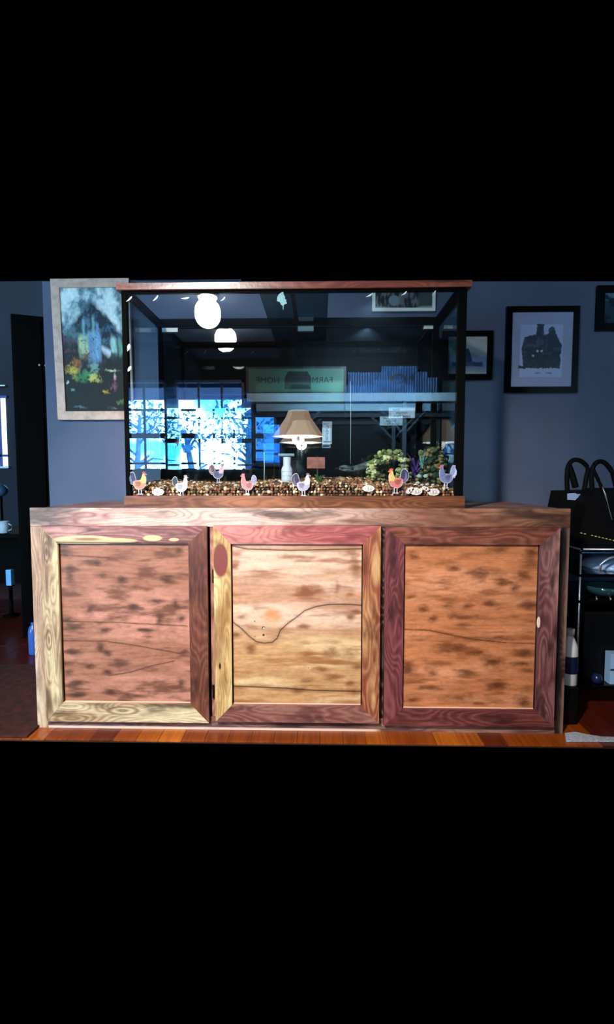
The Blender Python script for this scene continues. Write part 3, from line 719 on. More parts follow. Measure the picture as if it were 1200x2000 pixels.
plant('aquarium_plant', 811, 934, 878, YG + .19, .045, 16, plain('purple_leaf', (84, 52, 132), .4, scale=60, c2=(40, 22, 80)), 'purple plastic plant between the rock arch and the mossy rock', 2, .011)
plant('aquarium_plant', 826, 915, 873, YG + .105, .022, 9, plain('turquoise_leaf', (126, 190, 176), .5, scale=50, c2=(70, 130, 120)), 'pale turquoise plant growing on the left of the mossy rock', 3, .007)
plant('aquarium_plant', 624, 945, 922, YG + .07, .03, 12, plain('green_leaf', (90, 130, 64), .5, scale=50, c2=(50, 84, 40)), 'short green plant at the foot of the little signpost', 4, .006)
plant('aquarium_plant', 862, 965, 945, YG + .026, .03, 14, plain('olive_leaf', (140, 120, 60), .5, scale=50, c2=(70, 66, 34)), 'low olive plant under the speckled rooster decal', 5, .006)
# ---- driftwood
pts = [at(663, 915, YG + .17), at(680, 917, YG + .17), at(700, 914, YG + .18), at(718, 908, YG + .19), at(728, 905, YG + .2)]
dr = B().tube(pts, .01, 10, [.006, .011, .013, .014, .012]).tube([at(690, 916, YG + .17), at(672, 911, YG + .16), at(664, 912, YG + .15)], .006, 8, [.009, .007, .003])
dw = dr.build('driftwood', plain('weathered_grey_wood', (126, 140, 142), .7, scale=60, c2=(60, 72, 74), bump=.5), None, True); recenter(dw)
tag(dw, 'grey weathered driftwood leaning on the left of the rock arch', 'driftwood')
# ---- filter
p = at(561, 945, YG + .16); q = at(561, 893, YG + .16)
ft = thing('tank_filter', (p.x, YG + .16, p.z - .02), 'white cylindrical filter standing in the gravel mid tank', 'filter')
hh = q.z - p.z + .02
B().lathe((p.x, YG + .16, p.z - .02), [(.020, 0), (.022, .004), (.0225, hh * .62), (.019, hh * .68), (.015, hh * .74), (.0155, hh)], 22).build('body', plain('filter_white', (226, 234, 246), .35), ft, True)
B().box(p.x - .034, p.x + .030, YG + .145, YG + .175, q.z + .003, q.z + .014, .003).build('cap', plain('filter_cap', (120, 150, 165), .3), ft)
for k in range(3): B().lathe((p.x, YG + .16, p.z + hh * (.10 + .14 * k)), [(.0226, 0), (.0236, .0015), (.0226, .003)], 22).build('ridge', plain('filter_ridge', (200, 210, 226), .4), ft, True)
# ---- little signpost
p = at(618, 904, YG + .14)
sg = thing('signpost', (p.x, YG + .14, .90), 'small reddish wooden signpost standing in the gravel', 'sign')
a_ = at(600, 893, YG + .14); b_ = at(635, 915, YG + .14)
B().box(a_.x, b_.x, YG + .134, YG + .139, b_.z, a_.z, .001).build('board', plain('red_brown_board', (176, 104, 88), .6, scale=50, c2=(130, 72, 62)), sg)
B().box(p.x + .002, p.x + .008, YG + .1395, YG + .146, .895, a_.z + .004, .001).build('post', plain('post_wood', (70, 50, 42), .8), sg)
# ---- air tubes
for (px, ya, yb, r_, lb) in ((685, 745, 906, .0009, 'thin clear air tube hanging down above the driftwood'), (516, 884, 941, .0016, 'short clear air tube standing left of the white filter')):
    a_ = at(px, ya, YG + .17); b_ = at(px, yb, YG + .17)
    o = B().tube([a_, (a_ + b_) / 2 + Vector((.0015, 0, 0)), b_], r_, 8).build('air_tube', plain('clear_tube', (190, 225, 225), .15), None, True); recenter(o); tag(o, lb, 'tube')

# ================================================================== DECALS on the front glass
DYF = YG - .0004
def flat(name, pts, col, parent, lift=0, col2=None):
    m_ = plain('%s_print' % name, col, .5, scale=160, c2=col2 or [k * .8 for k in col])
    return B().prism(pts, DYF - .0012 - lift, DYF - lift * .8).build(name, m_, parent)
def rooster(px, py_top, py_bot, face, cols, label, hen=False, crow=0):
    """px: centre, face: +1 looks right; unit drawing 1 high"""
    a_ = at(px, py_top, YG); b_ = at(px, py_bot, YG); h = a_.z - b_.z
    r = thing('chicken_decal', (a_.x, DYF, b_.z), label, 'decal', 'chicken decals on the front glass')
    P = lambda L: [(a_.x + face * (x - .45) * h * .78, b_.z + z * h) for x, z in L]
    def edge(L, k=.022):
        cx2 = sum(p[0] for p in L) / len(L); cz2 = sum(p[1] for p in L) / len(L); o2 = []
        for p in L:
            d = Vector((p[0] - cx2, p[1] - cz2)); d = d.normalized() * k if d.length > 0 else d; o2.append((p[0] + d.x, p[1] + d.y))
        return o2
    body, neck, tail, comb, leg = cols
    if hen: tl = [(.10, .50), (.02, .62), (.0, .74), (.05, .84), (.14, .90), (.22, .88), (.27, .78), (.30, .66), (.34, .58), (.30, .48)]
    else: tl = [(.20, .44), (.06, .46), (-.06, .58), (-.10, .72), (-.05, .86), (.06, .94), (.17, .95), (.25, .86), (.28, .74), (.31, .64), (.36, .55), (.32, .44)]
    flat('border', P(edge(tl)), (206, 208, 226), r, -.0002)
    flat('tail', P(tl), tail, r, .0002)
    if not hen:
        flat('tail_feather', P([(.06, .48), (-.02, .58), (-.03, .72), (.05, .86), (.06, .70), (.10, .60), (.18, .50)]), [min(255, k + 60) for k in tail], r, .0009)
    flat('border', P(edge([(.20, .56), (.46, .60), (.60, .60), (.64, .72), (.68, .84), (.74, .90), (.82, .90), (.88, .66), (.86, .52), (.84, .40), (.74, .30), (.60, .24), (.44, .23), (.30, .28), (.20, .40)])), (220, 214, 226), r, .0004)
    flat('body', P([(.20, .56), (.30, .62), (.46, .60), (.60, .60), (.78, .62), (.86, .52), (.84, .40), (.74, .30), (.60, .24), (.44, .23), (.30, .28), (.20, .40)]), body, r, .0006)
    flat('wing', P([(.28, .54), (.44, .56), (.60, .50), (.58, .40), (.46, .33), (.32, .38)]), [k * .72 for k in body], r, .0012)
    flat('neck', P([(.56, .60), (.64, .72), (.68, .84), (.74, .90), (.82, .90), (.86, .80), (.88, .66), (.86, .52), (.76, .48), (.62, .50)]), neck, r, .0015)
    flat('comb', P([(.68, .90), (.68, .98), (.73, .95), (.76, 1.0), (.80, .96), (.85, .98), (.87, .90), (.87, .78), (.82, .78), (.80, .90)]), comb, r, .0018)
    flat('beak', P([(.86, .90), (.95, .86), (.86, .83)]), (230, 190, 90), r, .0018)
    for dx in (.44, .58):
        flat('leg', P([(dx, .26), (dx + .05, .26), (dx + .045, .05), (dx + .12, .02), (dx + .11, 0), (dx - .05, 0), (dx - .05, .03), (dx + .01, .05)]), leg, r, .0004)
W_ = (236, 234, 244)
rooster(270, 920, 966, 1, ((214, 140, 110), (226, 196, 110), (44, 52, 92), (176, 60, 90), W_), 'leftmost rooster decal, orange body with yellow neck and dark blue tail')
rooster(352, 927, 970, 1, ((226, 228, 244), (206, 206, 232), (34, 48, 60), (200, 170, 190), W_), 'white hen decal with black tail right of the leftmost oval decal', True)
rooster(424, 906, 943, 1, ((60, 84, 120), (196, 160, 180), (90, 50, 60), (176, 100, 120), (150, 170, 200)), 'blue and maroon rooster decal raised above the gravel line')
rooster(486, 924, 967, -1, ((222, 140, 140), (226, 132, 130), (150, 150, 186), (210, 120, 130), W_), 'pink hen decal looking left in the left half of the tank', True)
rooster(590, 923, 969, 1, ((190, 180, 214), (236, 232, 246), (40, 36, 66), (120, 100, 130), W_), 'violet-white hen decal at the middle of the tank', False)
rooster(777, 914, 964, -1, ((222, 120, 110), (228, 196, 110), (48, 48, 92), (214, 96, 70), (224, 200, 214)), 'red rooster decal with yellow neck below the rock arch')
rooster(875, 907, 954, -1, ((120, 132, 184), (112, 122, 176), (150, 164, 210), (196, 110, 140), (214, 214, 226)), 'speckled blue-grey rooster decal at the right end of the tank')
def nest(px, py, rx, ry, label, rot=0):
    c = at(px, py, YG); s_ = 1 / 538.
    r = thing('oval_decal', (c.x, DYF, c.z - ry * s_), label, 'decal', 'oval white decals on the front glass')
    def ell(k, wob=.0):
        L = []
        for j in range(22):
            a = 2 * math.pi * j / 22; w2 = 1 + wob * math.sin(j * 2.7); X_, Z_ = rx * k * w2 * math.cos(a) * s_, ry * k * w2 * math.sin(a) * s_
            L.append((c.x + X_ * math.cos(rot) - Z_ * math.sin(rot), c.z + X_ * math.sin(rot) + Z_ * math.cos(rot)))
        return L
    flat('border', ell(1, .06), (238, 228, 224), r)
    flat('ring', ell(.62), (206, 192, 188), r, .0006)
    for q, dx in enumerate((-.22, .12)): 
        flat('egg', [(c.x + (dx * rx + 3 * math.cos(j * .7)) * s_, c.z + (2.6 * math.sin(j * .7)) * s_) for j in range(9)], (248, 238, 232), r, .0012)
nest(309, 961, 12, 7, 'leftmost oval decal between the first rooster and white hen')
nest(720, 954, 12, 6.5, 'oval decal alone left of the red rooster decal')
nest(801, 958, 9, 5, 'small tilted oval decal left of the right-hand pair', .6)
nest(813, 960, 12, 7, 'oval decal in the cluster right of the red rooster decal')
nest(833, 955, 9, 4, 'small tilted oval decal between the two large right ovals', -.5)
nest(847, 961, 12, 7, 'rightmost oval decal near the speckled rooster')
fe = plain('feather_print', (236, 244, 246), .5, scale=200, c2=(190, 206, 214))
flab = {0: 'white feather decal in the top left corner of the tank', 1: 'white feather decal second along the tank top', 2: 'white feather decal left of the ceiling lamp glare', 3: 'dim feather decal right of the ceiling lamp glare',
        4: 'white feather decal beside the long picture on its left', 5: 'white feather decal in front of the long picture', 6: 'white feather decal above the small round lamp reflection', 7: 'upper feather decal on the left edge of the tank', 8: 'lower feather decal on the left edge of the tank'}
for i, (x0, y0, x1, y1, bd_) in enumerate([(247, 589, 258, 579, 1.5), (299, 588, 309, 577, 1.5), (354, 583, 370, 581, 1.5), (431, 588, 440, 580, 1.2), (715, 580, 728, 573, 1.2), (784, 577, 795, 569, 1.2), (844, 577, 852, 566, 1), (247, 688, 253, 672, 3), (247, 727, 256, 715, 2.6)]):
    a_ = Vector((x0, y0)); b_ = Vector((x1, y1)); d = (b_ - a_); nrm = Vector((-d.y, d.x)).normalized(); L, R = [], []
    for j in range(8):
        t = j / 7; c = a_ + d * t + nrm * math.sin(t * math.pi) * 1.0; w2 = bd_ * math.sin(math.pi * (.08 + .9 * (1 - t) ** .8)) + .2
        L.append(c + nrm * w2); R.append(c - nrm * w2)
    o = B().prism(xz([(q.x, q.y) for q in L + R[::-1]], YG), DYF - .001, DYF).build('feather_decal', fe); recenter(o); tag(o, flab[i], 'decal', 'feather decals on the front glass')
# weather vane like decal at the top
cx_, cy_ = 552, 586
vp = [(549, 572), (552, 570), (553, 568), (554, 571), (555, 577), (557, 579), (557, 584), (560, 586), (559, 588), (561, 593), (557, 594), (554.5, 596), (554, 605), (553, 605), (552.5, 597), (549, 595), (547, 590), (544, 589), (541, 588), (542, 580), (545, 575)]
o = B().prism(xz(vp, YG), DYF - .001, DYF).build('leaf_decal', plain('leaf_print', (112, 164, 170), .5, scale=120, c2=(90, 150, 160))); recenter(o); tag(o, 'pale jagged leaf decal below the middle of the top rim', 'decal')

# ================================================================== PICTURES on the wall
def picture(name, l, t, r_, b, fw, fmat, artf, label, mat_w=0, tilt=0, depth=.022, cell=.0024, gl=True):
    p = at(l, t, YW - depth); q = at(r_, b, YW - depth)
    x0, x1, z1, z0 = p.x, q.x, p.z, q.z; f = fw
    R = thing(name, ((x0 + x1) / 2, YW - .001, z0), label, 'picture')
    yf, yb = YW - depth, YW - .001
    for s_ in ([(x0, z0), (x1, z0), (x1 - f, z0 + f), (x0 + f, z0 + f)], [(x0 + f, z1 - f), (x1 - f, z1 - f), (x1, z1), (x0, z1)],
               [(x0, z0), (x0 + f, z0 + f), (x0 + f, z1 - f), (x0, z1)], [(x1 - f, z0 + f), (x1, z0), (x1, z1), (x1 - f, z1 - f)]):
        B().prism(s_, yf, yb - .002).build('frame_bar', fmat, R)
    grid('artwork', [(x0 + f - .002, z0 + f - .002), (x1 - f + .002, z0 + f - .002), (x1 - f + .002, z1 - f + .002), (x0 + f - .002, z1 - f + .002)], yf + .006, yb - .001,
         lambda X, Z: artf((X - x0 - f) / (x1 - x0 - 2 * f), (Z - z0 - f) / (z1 - z0 - 2 * f)), M['art' if not gl else 'print'], R, cell)
    if gl: B().box(x0 + f - .001, x1 - f + .001, yf + .0035, yf + .005, z0 + f - .001, z1 - f + .001).build('glazing', glassm('picture_glass', (.93, .95, .97), 1.35), R)
    if tilt: R.rotation_euler = (tilt, 0, 0)
    return R
def landscape(u, v):
    # romantic mountain valley with a pale hill-top tower cluster and autumn trees
    u0, v0 = u, v
    u = u + .05 * (fbm(u * 9 + 2, v * 14 + 3, 231, 3) - .5); v = v + .035 * (fbm(u * 9 + 7, v * 14 + 3, 235, 3) - .5)
    n1 = fbm(u * 5 + 2, v * 8 + 3, 201, 5); n2 = fbm(u * 16 + 2, v * 24 + 3, 205, 4); n3 = fbm(u * 34, v * 52, 209, 3); nv = fbm(u * 46, v * 12, 221, 3)
    c = np.ones(u.shape + (3,)) * lin((126, 156, 168)); c = mix(c, lin((196, 214, 218)), ss(.38, .62, n1)); c = mix(c, lin((58, 88, 104)), ss(.52, .72, 1 - n1))
    ridge = .90 - .62 * np.abs(u - .50) ** 1.1 + .05 * (n1 - .5) + .05 * (n2 - .5)
    mt = ss(-.03, .03, ridge - v); rockc = mix(np.ones(u.shape + (3,)) * lin((14, 30, 48)), lin((60, 100, 130)), ss(.48, .75, n2) * .8)
    rockc = mix(rockc, lin((84, 140, 146)), ss(.5, .75, fbm(u * 6 + 9, v * 9, 214)) * .6 * ss(.45, .6, v))
    c = c * (1 - mt[..., None]) + rockc * mt[..., None]
    gnd = ss(-.05, .05, .52 + .12 * (n1 - .5) - v + .10 * np.abs(u - .5)); c = mix(c, lin((20, 16, 20)), gnd * .85)
    c = mix(c, lin((82, 46, 62)), ss(.48, .66, n2) * (1 - ss(.16, .40, u)) * ss(.44, .52, v) * (1 - ss(.60, .74, v)) * .8)
    def soft(x0, x1, z0, z1, col, k=.9, e=.022):
        m_ = ss(x0 - e, x0 + e, u) * (1 - ss(x1 - e, x1 + e, u)) * ss(z0 - .05, z0 + .05, v) * (1 - ss(z1 - .03, z1 + .02, v + .02 * np.abs(u - (x0 + x1) / 2) * 40 * .1))
        return mix(c, lin(col), np.clip(m_ * k * (.45 + .9 * nv), 0, 1))
    c = soft(.27, .43, .46, .63, (172, 196, 150)); c = soft(.42, .64, .42, .66, (112, 156, 196)); c = soft(.50, .55, .60, .78, (120, 166, 172), .8, .014)
    c = soft(.33, .37, .58, .76, (110, 160, 180), .8, .012); c = soft(.80, .88, .44, .62, (150, 200, 196), .85); c = soft(.91, .98, .44, .60, (100, 156, 146), .8); c = soft(.57, .61, .60, .72, (96, 146, 190), .8, .012)
    c = mix(c, lin((190, 210, 224)), (1 - ss(.0, .05, np.abs((v - .46) - (.80 - u) * .35))) * ss(.62, .68, u) * (1 - ss(.78, .82, u)) * .8)
    win = ss(.58, .70, n3) * ss(.25, .32, u) * (1 - ss(.6, .68, u)) * ss(.42, .48, v) * (1 - ss(.6, .68, v)); c = mix(c, lin((24, 44, 80)), win * .75)
    hill = ss(-.02, .02, .49 - 1.15 * np.maximum(0, .80 - u) - .25 * np.maximum(0, u - .80) - v + .05 * (n2 - .5)); c = mix(c, lin((6, 12, 18)), hill * .92)
    low = 1 - ss(.22, .42, v + .1 * (n2 - .5)); c = mix(c, lin((5, 8, 11)), low * .9)
    for (x_, z_, rx, rz, col) in ((.16, .33, .10, .06, (196, 178, 70)), (.21, .40, .08, .05, (150, 92, 50)), (.26, .38, .05, .05, (120, 84, 56)), (.30, .29, .18, .045, (48, 112, 66)), (.42, .31, .10, .03, (60, 120, 80)), (.50, .28, .07, .035, (186, 182, 92)), (.56, .25, .06, .02, (150, 150, 84)), (.68, .155, .055, .018, (222, 184, 50)),
        (.79, .34, .10, .014, (186, 200, 156)), (.83, .28, .025, .04, (180, 140, 150)), (.50, .37, .07, .05, (110, 150, 140)), (.82, .20, .07, .035, (110, 60, 84)), (.05, .24, .03, .015, (180, 210, 210)), (.93, .08, .07, .025, (80, 110, 64)), (.12, .18, .03, .012, (70, 140, 130)), (.25, .03, .12, .012, (74, 92, 100)), (.80, .02, .07, .012, (110, 130, 110)), (.40, .46, .06, .05, (92, 50, 44))):
        d = np.hypot((u - x_) / rx, (v - z_) / rz) + (n3 - .5) * 2.0 + (n2 - .5) * 1.0; c = mix(c, lin(col), (1 - ss(.1, 1.3, d)) * .9)
    return c * (.80 + .4 * n3)[..., None]
# the large painting: its top leans a little away from the wall
pic = picture('painting', 104, 548.5, 262, 819, .040, M['framewood'], landscape, 'large mountain landscape painting in a pale oak frame left of the tank', gl=False)
pic.rotation_euler = (math.radians(2.6), 0, 0)
def engraving(u, v):
    n2 = fbm(u * 14 + 2, v * 18 + 3, 301, 4); n3 = fbm(u * 40, v * 50, 305, 3)
    c = np.ones(u.shape + (3,)) * lin((172, 180, 208)); 
    m_ = ((u > .14) & (u < .84) & (v > .13) & (v < .84)); c[m_] = lin((192, 200, 234))
    u = u + .02 * (n2 - .5); v = v + .02 * (n3 - .5)
    hs = [(.20, .28), (.18, .44), (.17, .52), (.22, .68), (.40, .70), (.41, .82), (.40, .84), (.53, .84), (.52, .81), (.53, .70), (.60, .71), (.61, .79), (.66, .81), (.71, .79), (.72, .72), (.80, .60), (.83, .56), (.82, .45), (.79, .42), (.82, .36), (.81, .25), (.18, .25), (.12, .25), (.13, .29)]
    i_ = inpoly(u + .012 * (n3 - .5), v + .012 * (n3 - .5), hs)
    b = np.where(i_, 1.0, 0.0)
    c = mix(c, lin((30, 40, 62)), b * .93); c = mix(c, lin((96, 112, 128)), b * ss(.54, .66, n2) * .6)
    c = mix(c, lin((70, 86, 84)), b * (1 - ss(.34, .42, v)) * .6)
    for (x_, z_) in ((.36, .42), (.43, .48), (.50, .48)): c = mix(c, lin((214, 224, 226)), 1 - ss(.012, .028, np.hypot(u - x_, (v - z_) * 1.3)))
    for (xa, xb) in ((.40, .50), (.58, .68)): c = mix(c, lin((90, 100, 140)), ((u > xa) & (u < xb) & (np.abs(v - .185) < .006)).astype(float) * .8)
    return c
def small_print(u, v):
    n1 = fbm(u * 5, v * 5, 401); c = np.ones(u.shape + (3,)) * lin((188, 192, 190)); c = mix(c, lin((140, 150, 156)), ss(.0, .1, .78 - .5 * np.abs(u - .3) - v))
    c = mix(c, lin((160, 164, 206)), 1 - ss(.42, .5, v)); c = mix(c, lin((190, 190, 190)), 1 - ss(.12, .2, v))
    t_ = (np.abs(u - .5) < .10 * (1 - ss(.3, .75, v)) + .03) & (v > .25) & (v < .68); c[t_] = lin((56, 66, 92))
    t_ = (np.abs(v - .27) < .05 * (.6 + n1)) & (u > .1) & (u < .9); c[t_] = lin((84, 92, 130)); return c
def dark_print(u, v):
    n1 = fbm(u * 4, v * 5, 411); c = np.ones(u.shape + (3,)) * lin((30, 60, 80)); c = mix(c, lin((90, 140, 150)), ss(.72, .8, v)); return mix(c, lin((16, 26, 44)), ss(.5, .6, n1))
def books(u, v):
    n1 = fbm(u * 30, v * 3, 421, 3); c = np.ones(u.shape + (3,)) * lin((50, 54, 58)); c = mix(c, lin((120, 126, 130)), ss(.52, .62, n1)); c = mix(c, lin((12, 12, 16)), ss(.56, .64, 1 - n1))
    c = mix(c, lin((134, 150, 164)), (1 - ss(.10, .13, np.hypot((u - .33) * 1.2, (v - .35) * .5)))); c = mix(c, lin((80, 90, 86)), ss(.72, .8, u)); return mix(c, lin((180, 184, 176)), (1 - ss(.02, .1, v + .08 * (vn(u * 6, u * 0, 5) - .5))))
picture('picture', 866, 646, 962, 741, .026, M['blackframe'], small_print, 'small black framed picture partly behind the tank right edge')
picture('picture', 991, 598, 1128, 766, .027, M['blackframe'], engraving, 'black framed print of a large old house with two chimneys')
picture('picture', 1169, 557, 1262, 645, .034, M['blackframe'], dark_print, 'dark picture in a wide black frame at the far right')
picture('picture', 728, 551.5, 851, 607, .014, plain('white_frame', (236, 242, 238), .4), books, 'long white framed picture seen over the tank back rim', cell=.002)

# ================================================================== THINGS ON THE RIGHT: cart and bags
cx0, cx1, cy0, cy1 = at(1131, 1200, .17).x, at(1131, 1200, .17).x + .52, .17, .55
cart = thing('cart', ((cx0 + cx1) / 2, (cy0 + cy1) / 2, 0), 'black and chrome wheeled cart standing right of the cabinet', 'cart')
zt_ = at(1150, 1076, cy0).z; z2_ = at(1160, 1121, cy0).z; z3_ = at(1160, 1172, cy0).z; z4_ = at(1160, 1338, cy0).z
gl_sh = plain('dark_glass_shelf', (10, 22, 34), .06, ior=1.7)
for (x_, y_) in ((cx0, cy0), (cx1, cy0), (cx0, cy1), (cx1, cy1)):
    lg = B().tube([(x_, y_, .035), (x_, y_, zt_ + .002)], .004, 10).build('leg', M['chrome'], cart, True)
    B().lathe((x_, y_, .018), [(.002, -.011), (.018, -.010), (.018, .010), (.002, .011)], 16, 'X').build('caster', M['black'], lg)
for z_, m_ in ((zt_, gl_sh), (z2_, M['black_gloss']), (z3_, M['black_gloss']), (z4_, M['black_gloss'])):
    sh = B().box(cx0 - .004, cx1 + .004, cy0 - .006, cy1 + .006, z_ - .012, z_, .004).build('shelf', m_, cart)
B().tube([(cx0 + .002, cy0 - .012, zt_ + .008), (cx1, cy0 - .012, zt_ + .008)], .004, 8).build('rail', M['chrome'], cart, True)
B().tube([(cx0 - .01, cy0 - .01, zt_ + .008), (cx0 - .01, cy1, zt_ + .008)], .004, 8).build('rail', M['chrome'], cart, True)
# black pan with dark contents beneath
bxm = plain('black_box', (6, 7, 10), .4)
tag(recenter(B().box(cx0 + .05, cx0 + .36, cy0 + .05, cy1 - .05, z4_ + .001, z3_ - .06, .01).build('storage_box', bxm)), 'large black box on the lowest cart shelf', 'box')
# roasting dish with arched chrome handle on the second shelf
cc = at(1200, 1120, cy0 + .16); zz0 = z2_ + .001
dish = thing('roasting_pan', (cc.x, cy0 + .16, zz0), 'shiny pale blue domed pan with an arched handle on the cart', 'pan')
dome = [(.135, 0), (.132, .012), (.115, .028), (.085, .042), (.04, .052), (.001, .055)]
B().lathe((cc.x, cy0 + .16, zz0), [(a * .95, b) for a, b in dome], 32).build('lid', plain('pale_enamel', (170, 205, 250), .15), dish, True)
hp_ = []
for j in range(13):
    a = math.pi * j / 12; hp_.append((cc.x - .138 * math.cos(a), cy0 + .02, zz0 + .004 + .072 * math.sin(a) ** .7))
B().tube(hp_, .005, 10).build('handle', M['chrome'], dish, True)
# glass bowl on the third shelf
cb = at(1180, 1170, cy0 + .08)
bw = B().lathe((cb.x, cy0 + .08, z3_ + .001), [(.03, 0), (.05, .006), (.066, .02), (.074, .042), (.071, .042), (.062, .02), (.045, .009), (.001, .007)], 28).build('bowl', plain('dark_glass_bowl', (40, 66, 76), .08, ior=1.7), None, True); recenter(bw); tag(bw, 'dark glass bowl on the middle cart shelf', 'bowl')
# spoons hanging
for i, (px, lb) in enumerate(((1172, 'left one of two small steel spoons lying before the dark bowl'), (1199, 'right one of two small steel spoons lying before the dark bowl'))):
    s0 = at(px - 4, 1176, cy0 - .004); s1 = at(px + 4, 1172, cy0 - .004); zz = z3_ + .0035
    o = B().tube([(s0.x, cy0 + .002, zz), ((s0.x + s1.x) / 2, cy0 + .022, zz + .001), (s1.x + .008, cy0 + .05, zz)], .002, 8, [.003, .002, .003]).build('spoon', M['chrome'], None, True); recenter(o); tag(o, lb, 'spoon', 'spoons on the cart')
# white jug with blue label on floor-level shelf, between cabinet and cart leg
BY = .11; pb = at(1117, 1335, BY); pt_ = at(1117, 1228, BY); jx = at(1112, 1300, BY).x
st = thing('bottle', (jx, BY, 0), 'white plastic bottle with dark blue label between cabinet and cart', 'bottle')
st2 = tag(recenter(B().box(jx - .035, jx + .02, BY - .04, BY + .05, 0, pb.z - .001, .004).build('crate', M['black'])), 'low black crate under the white bottle beside the cabinet', 'crate')
st.location.z = pb.z; hb = pt_.z - pb.z
B().lathe((jx, BY, pb.z), [(.028, 0), (.031, .004), (.031, hb * .58), (.029, hb * .70), (.016, hb * .84), (.013, hb * .86), (.013, hb * .90)], 20).build('body', plain('milky_plastic', (206, 204, 208), .45), st, True)
B().lathe((jx, BY, pb.z + hb * .89), [(.0165, 0), (.0165, hb * .11), (.012, hb * .12)], 16).build('cap', plain('grey_cap', (176, 176, 176), .5), st, True)
B().lathe((jx, BY, pb.z + hb * .22), [(.0315, 0), (.0317, .002), (.0317, hb * .30), (.0315, hb * .30 + .002)], 20).build('label', plain('navy_label', (14, 26, 52), .4), st, True)
# pale blue carton and blue sponge on the lower shelf
a_ = at(1190, 1265, cy0 + .02); b_ = at(1214, 1325, cy0 + .02)
ct = thing('carton', ((a_.x + b_.x) / 2, cy0 + .03, z4_ + .001), 'pale blue carton on the lowest cart shelf by the photo edge', 'carton')
hc = a_.z - b_.z
B().box(a_.x, b_.x, cy0 + .004, cy0 + .045, z4_ + .001, z4_ + .001 + hc, .002).build('body', plain('pale_blue_card', (150, 186, 226), .6), ct)
B().box(a_.x, b_.x, cy0 + .0025, cy0 + .0038, z4_ + hc * .46, z4_ + hc * .52).build('band', plain('blue_band', (30, 60, 90), .6), ct)
o = tag(recenter(B().lathe((at(1166, 1300, cy0 + .03).x, cy0 + .025, z4_ + .001), [(.014, 0), (.02, .004), (.02, .02), (.014, .034), (.004, .038)], 16).build('jar', plain('dark_blue_jar', (20, 34, 70), .2), None, True)), 'small dark blue jar left of the pale blue carton', 'jar')

# black tote bag with two arched handles standing on the cart
bagm = plain('black_canvas', (7, 7, 10), .75, scale=40, c2=(3, 3, 5), bump=.2)
YBg = .33
x0 = at(1096, 960, YBg).x; x1 = at(1182, 960, YBg).x; zt2_ = at(1140, 959, YBg).z
x0 = max(x0, cx0 - .06)
bag = thing('tote_bag', ((x0 + x1) / 2, YBg + .04, zt_), 'black tote bag with a pale tag and arched handles on the cart', 'bag')
B().prism([(cx0 + .003, zt_ + .002), (x1 + .01, zt_ + .002), (x1, zt2_), (x1 - .02, zt2_ + .004), (x0 + .004, zt2_), (x0 - .012, zt2_ - .09), (cx0 - .03, zt_ + .06)], YBg, YBg + .10).build('body', bagm, bag)
def loop(pxs, y, r_, nm, par, mat):
    q = [pxs[0]] + list(pxs) + [pxs[-1]]; out = []
    for i in range(1, len(q) - 2):
        for k in range(4):
            t = k / 4; out.append(tuple(.5 * (2 * q[i][d] + (q[i + 1][d] - q[i - 1][d]) * t + (2 * q[i - 1][d] - 5 * q[i][d] + 4 * q[i + 1][d] - q[i + 2][d]) * t * t + (3 * q[i][d] - q[i - 1][d] - 3 * q[i + 1][d] + q[i + 2][d]) * t ** 3) for d in (0, 1)))
    pxs = out + [pxs[-1]]
    return B().tube([at(a, b, y) for a, b in pxs], r_, 10).build(nm, mat, par, True)
loop([(1109, 962), (1108, 935), (1110, 912), (1117, 901), (1127, 898), (1139, 903), (1149, 915), (1146, 932), (1141, 960)], YBg + .012, .0095, 'handle', bag, bagm)
loop([(1125, 952), (1119, 930), (1112, 910)], YBg + .016, .013, 'handle', bag, bagm)
lt = plain('pale_tag', (170, 190, 235), .3); tg = xz([(1109, 964), (1124, 963), (1128, 965), (1146, 965), (1146, 971), (1129, 972), (1124, 977), (1109, 976)], YBg - .003)
part_label(B().prism(tg, YBg - .003, YBg - .001).build('tag', lt, bag), 'pale blue tag')
# second black bag, further right, with a silver zip and gold chain
YB2 = .24
x2 = at(1150, 970, YB2).x; x3 = x2 + .24; zb2 = at(1170, 958, YB2).z
hbag = thing('handbag', ((x2 + x3) / 2, YB2 + .04, zt_), 'black handbag with a gold chain and tall arched handle on the cart', 'bag')
B().prism([(x2 - .03, zt_ + .002), (x3, zt_ + .002), (x3, zb2 + .01), (x2 + .03, zb2 + .008), (x2 + .002, zb2 - .03), (x2 - .02, zb2 - .12)], YB2, YB2 + .085).build('body', bagm, hbag)
loop([(1158, 965), (1156, 930), (1160, 911), (1169, 902), (1180, 903), (1191, 914), (1199, 930), (1206, 962)], YB2 + .03, .0095, 'handle', hbag, bagm)
loop([(1160, 918), (1168, 935), (1177, 955)], YB2 + .02, .007, 'handle', hbag, bagm)
B().tube([at(a, b, YB2 - .003) for a, b in ((1177, 950), (1183, 966), (1188, 985), (1196, 1015))], .0028, 8, [.001, .0032, .001, .0026]).build('zip', M['chrome'], hbag, True)
gm = plain('gold', (250, 214, 130), .4, .2)
ch0, ch1 = Vector((1134, 1041)), Vector((1204, 1057))
for j in range(10):
    if j == 2: continue
    c0 = ch0 + (ch1 - ch0) * (j / 10); c1 = ch0 + (ch1 - ch0) * ((j + .72) / 10)
    B().tube([at(c0.x, c0.y, YB2 - .004), at((c0.x + c1.x) / 2, (c0.y + c1.y) / 2 - .6, YB2 - .006), at(c1.x, c1.y, YB2 - .004)], .0022, 8, [.0012, .0026, .0012]).build('chain_link', gm, hbag, True)

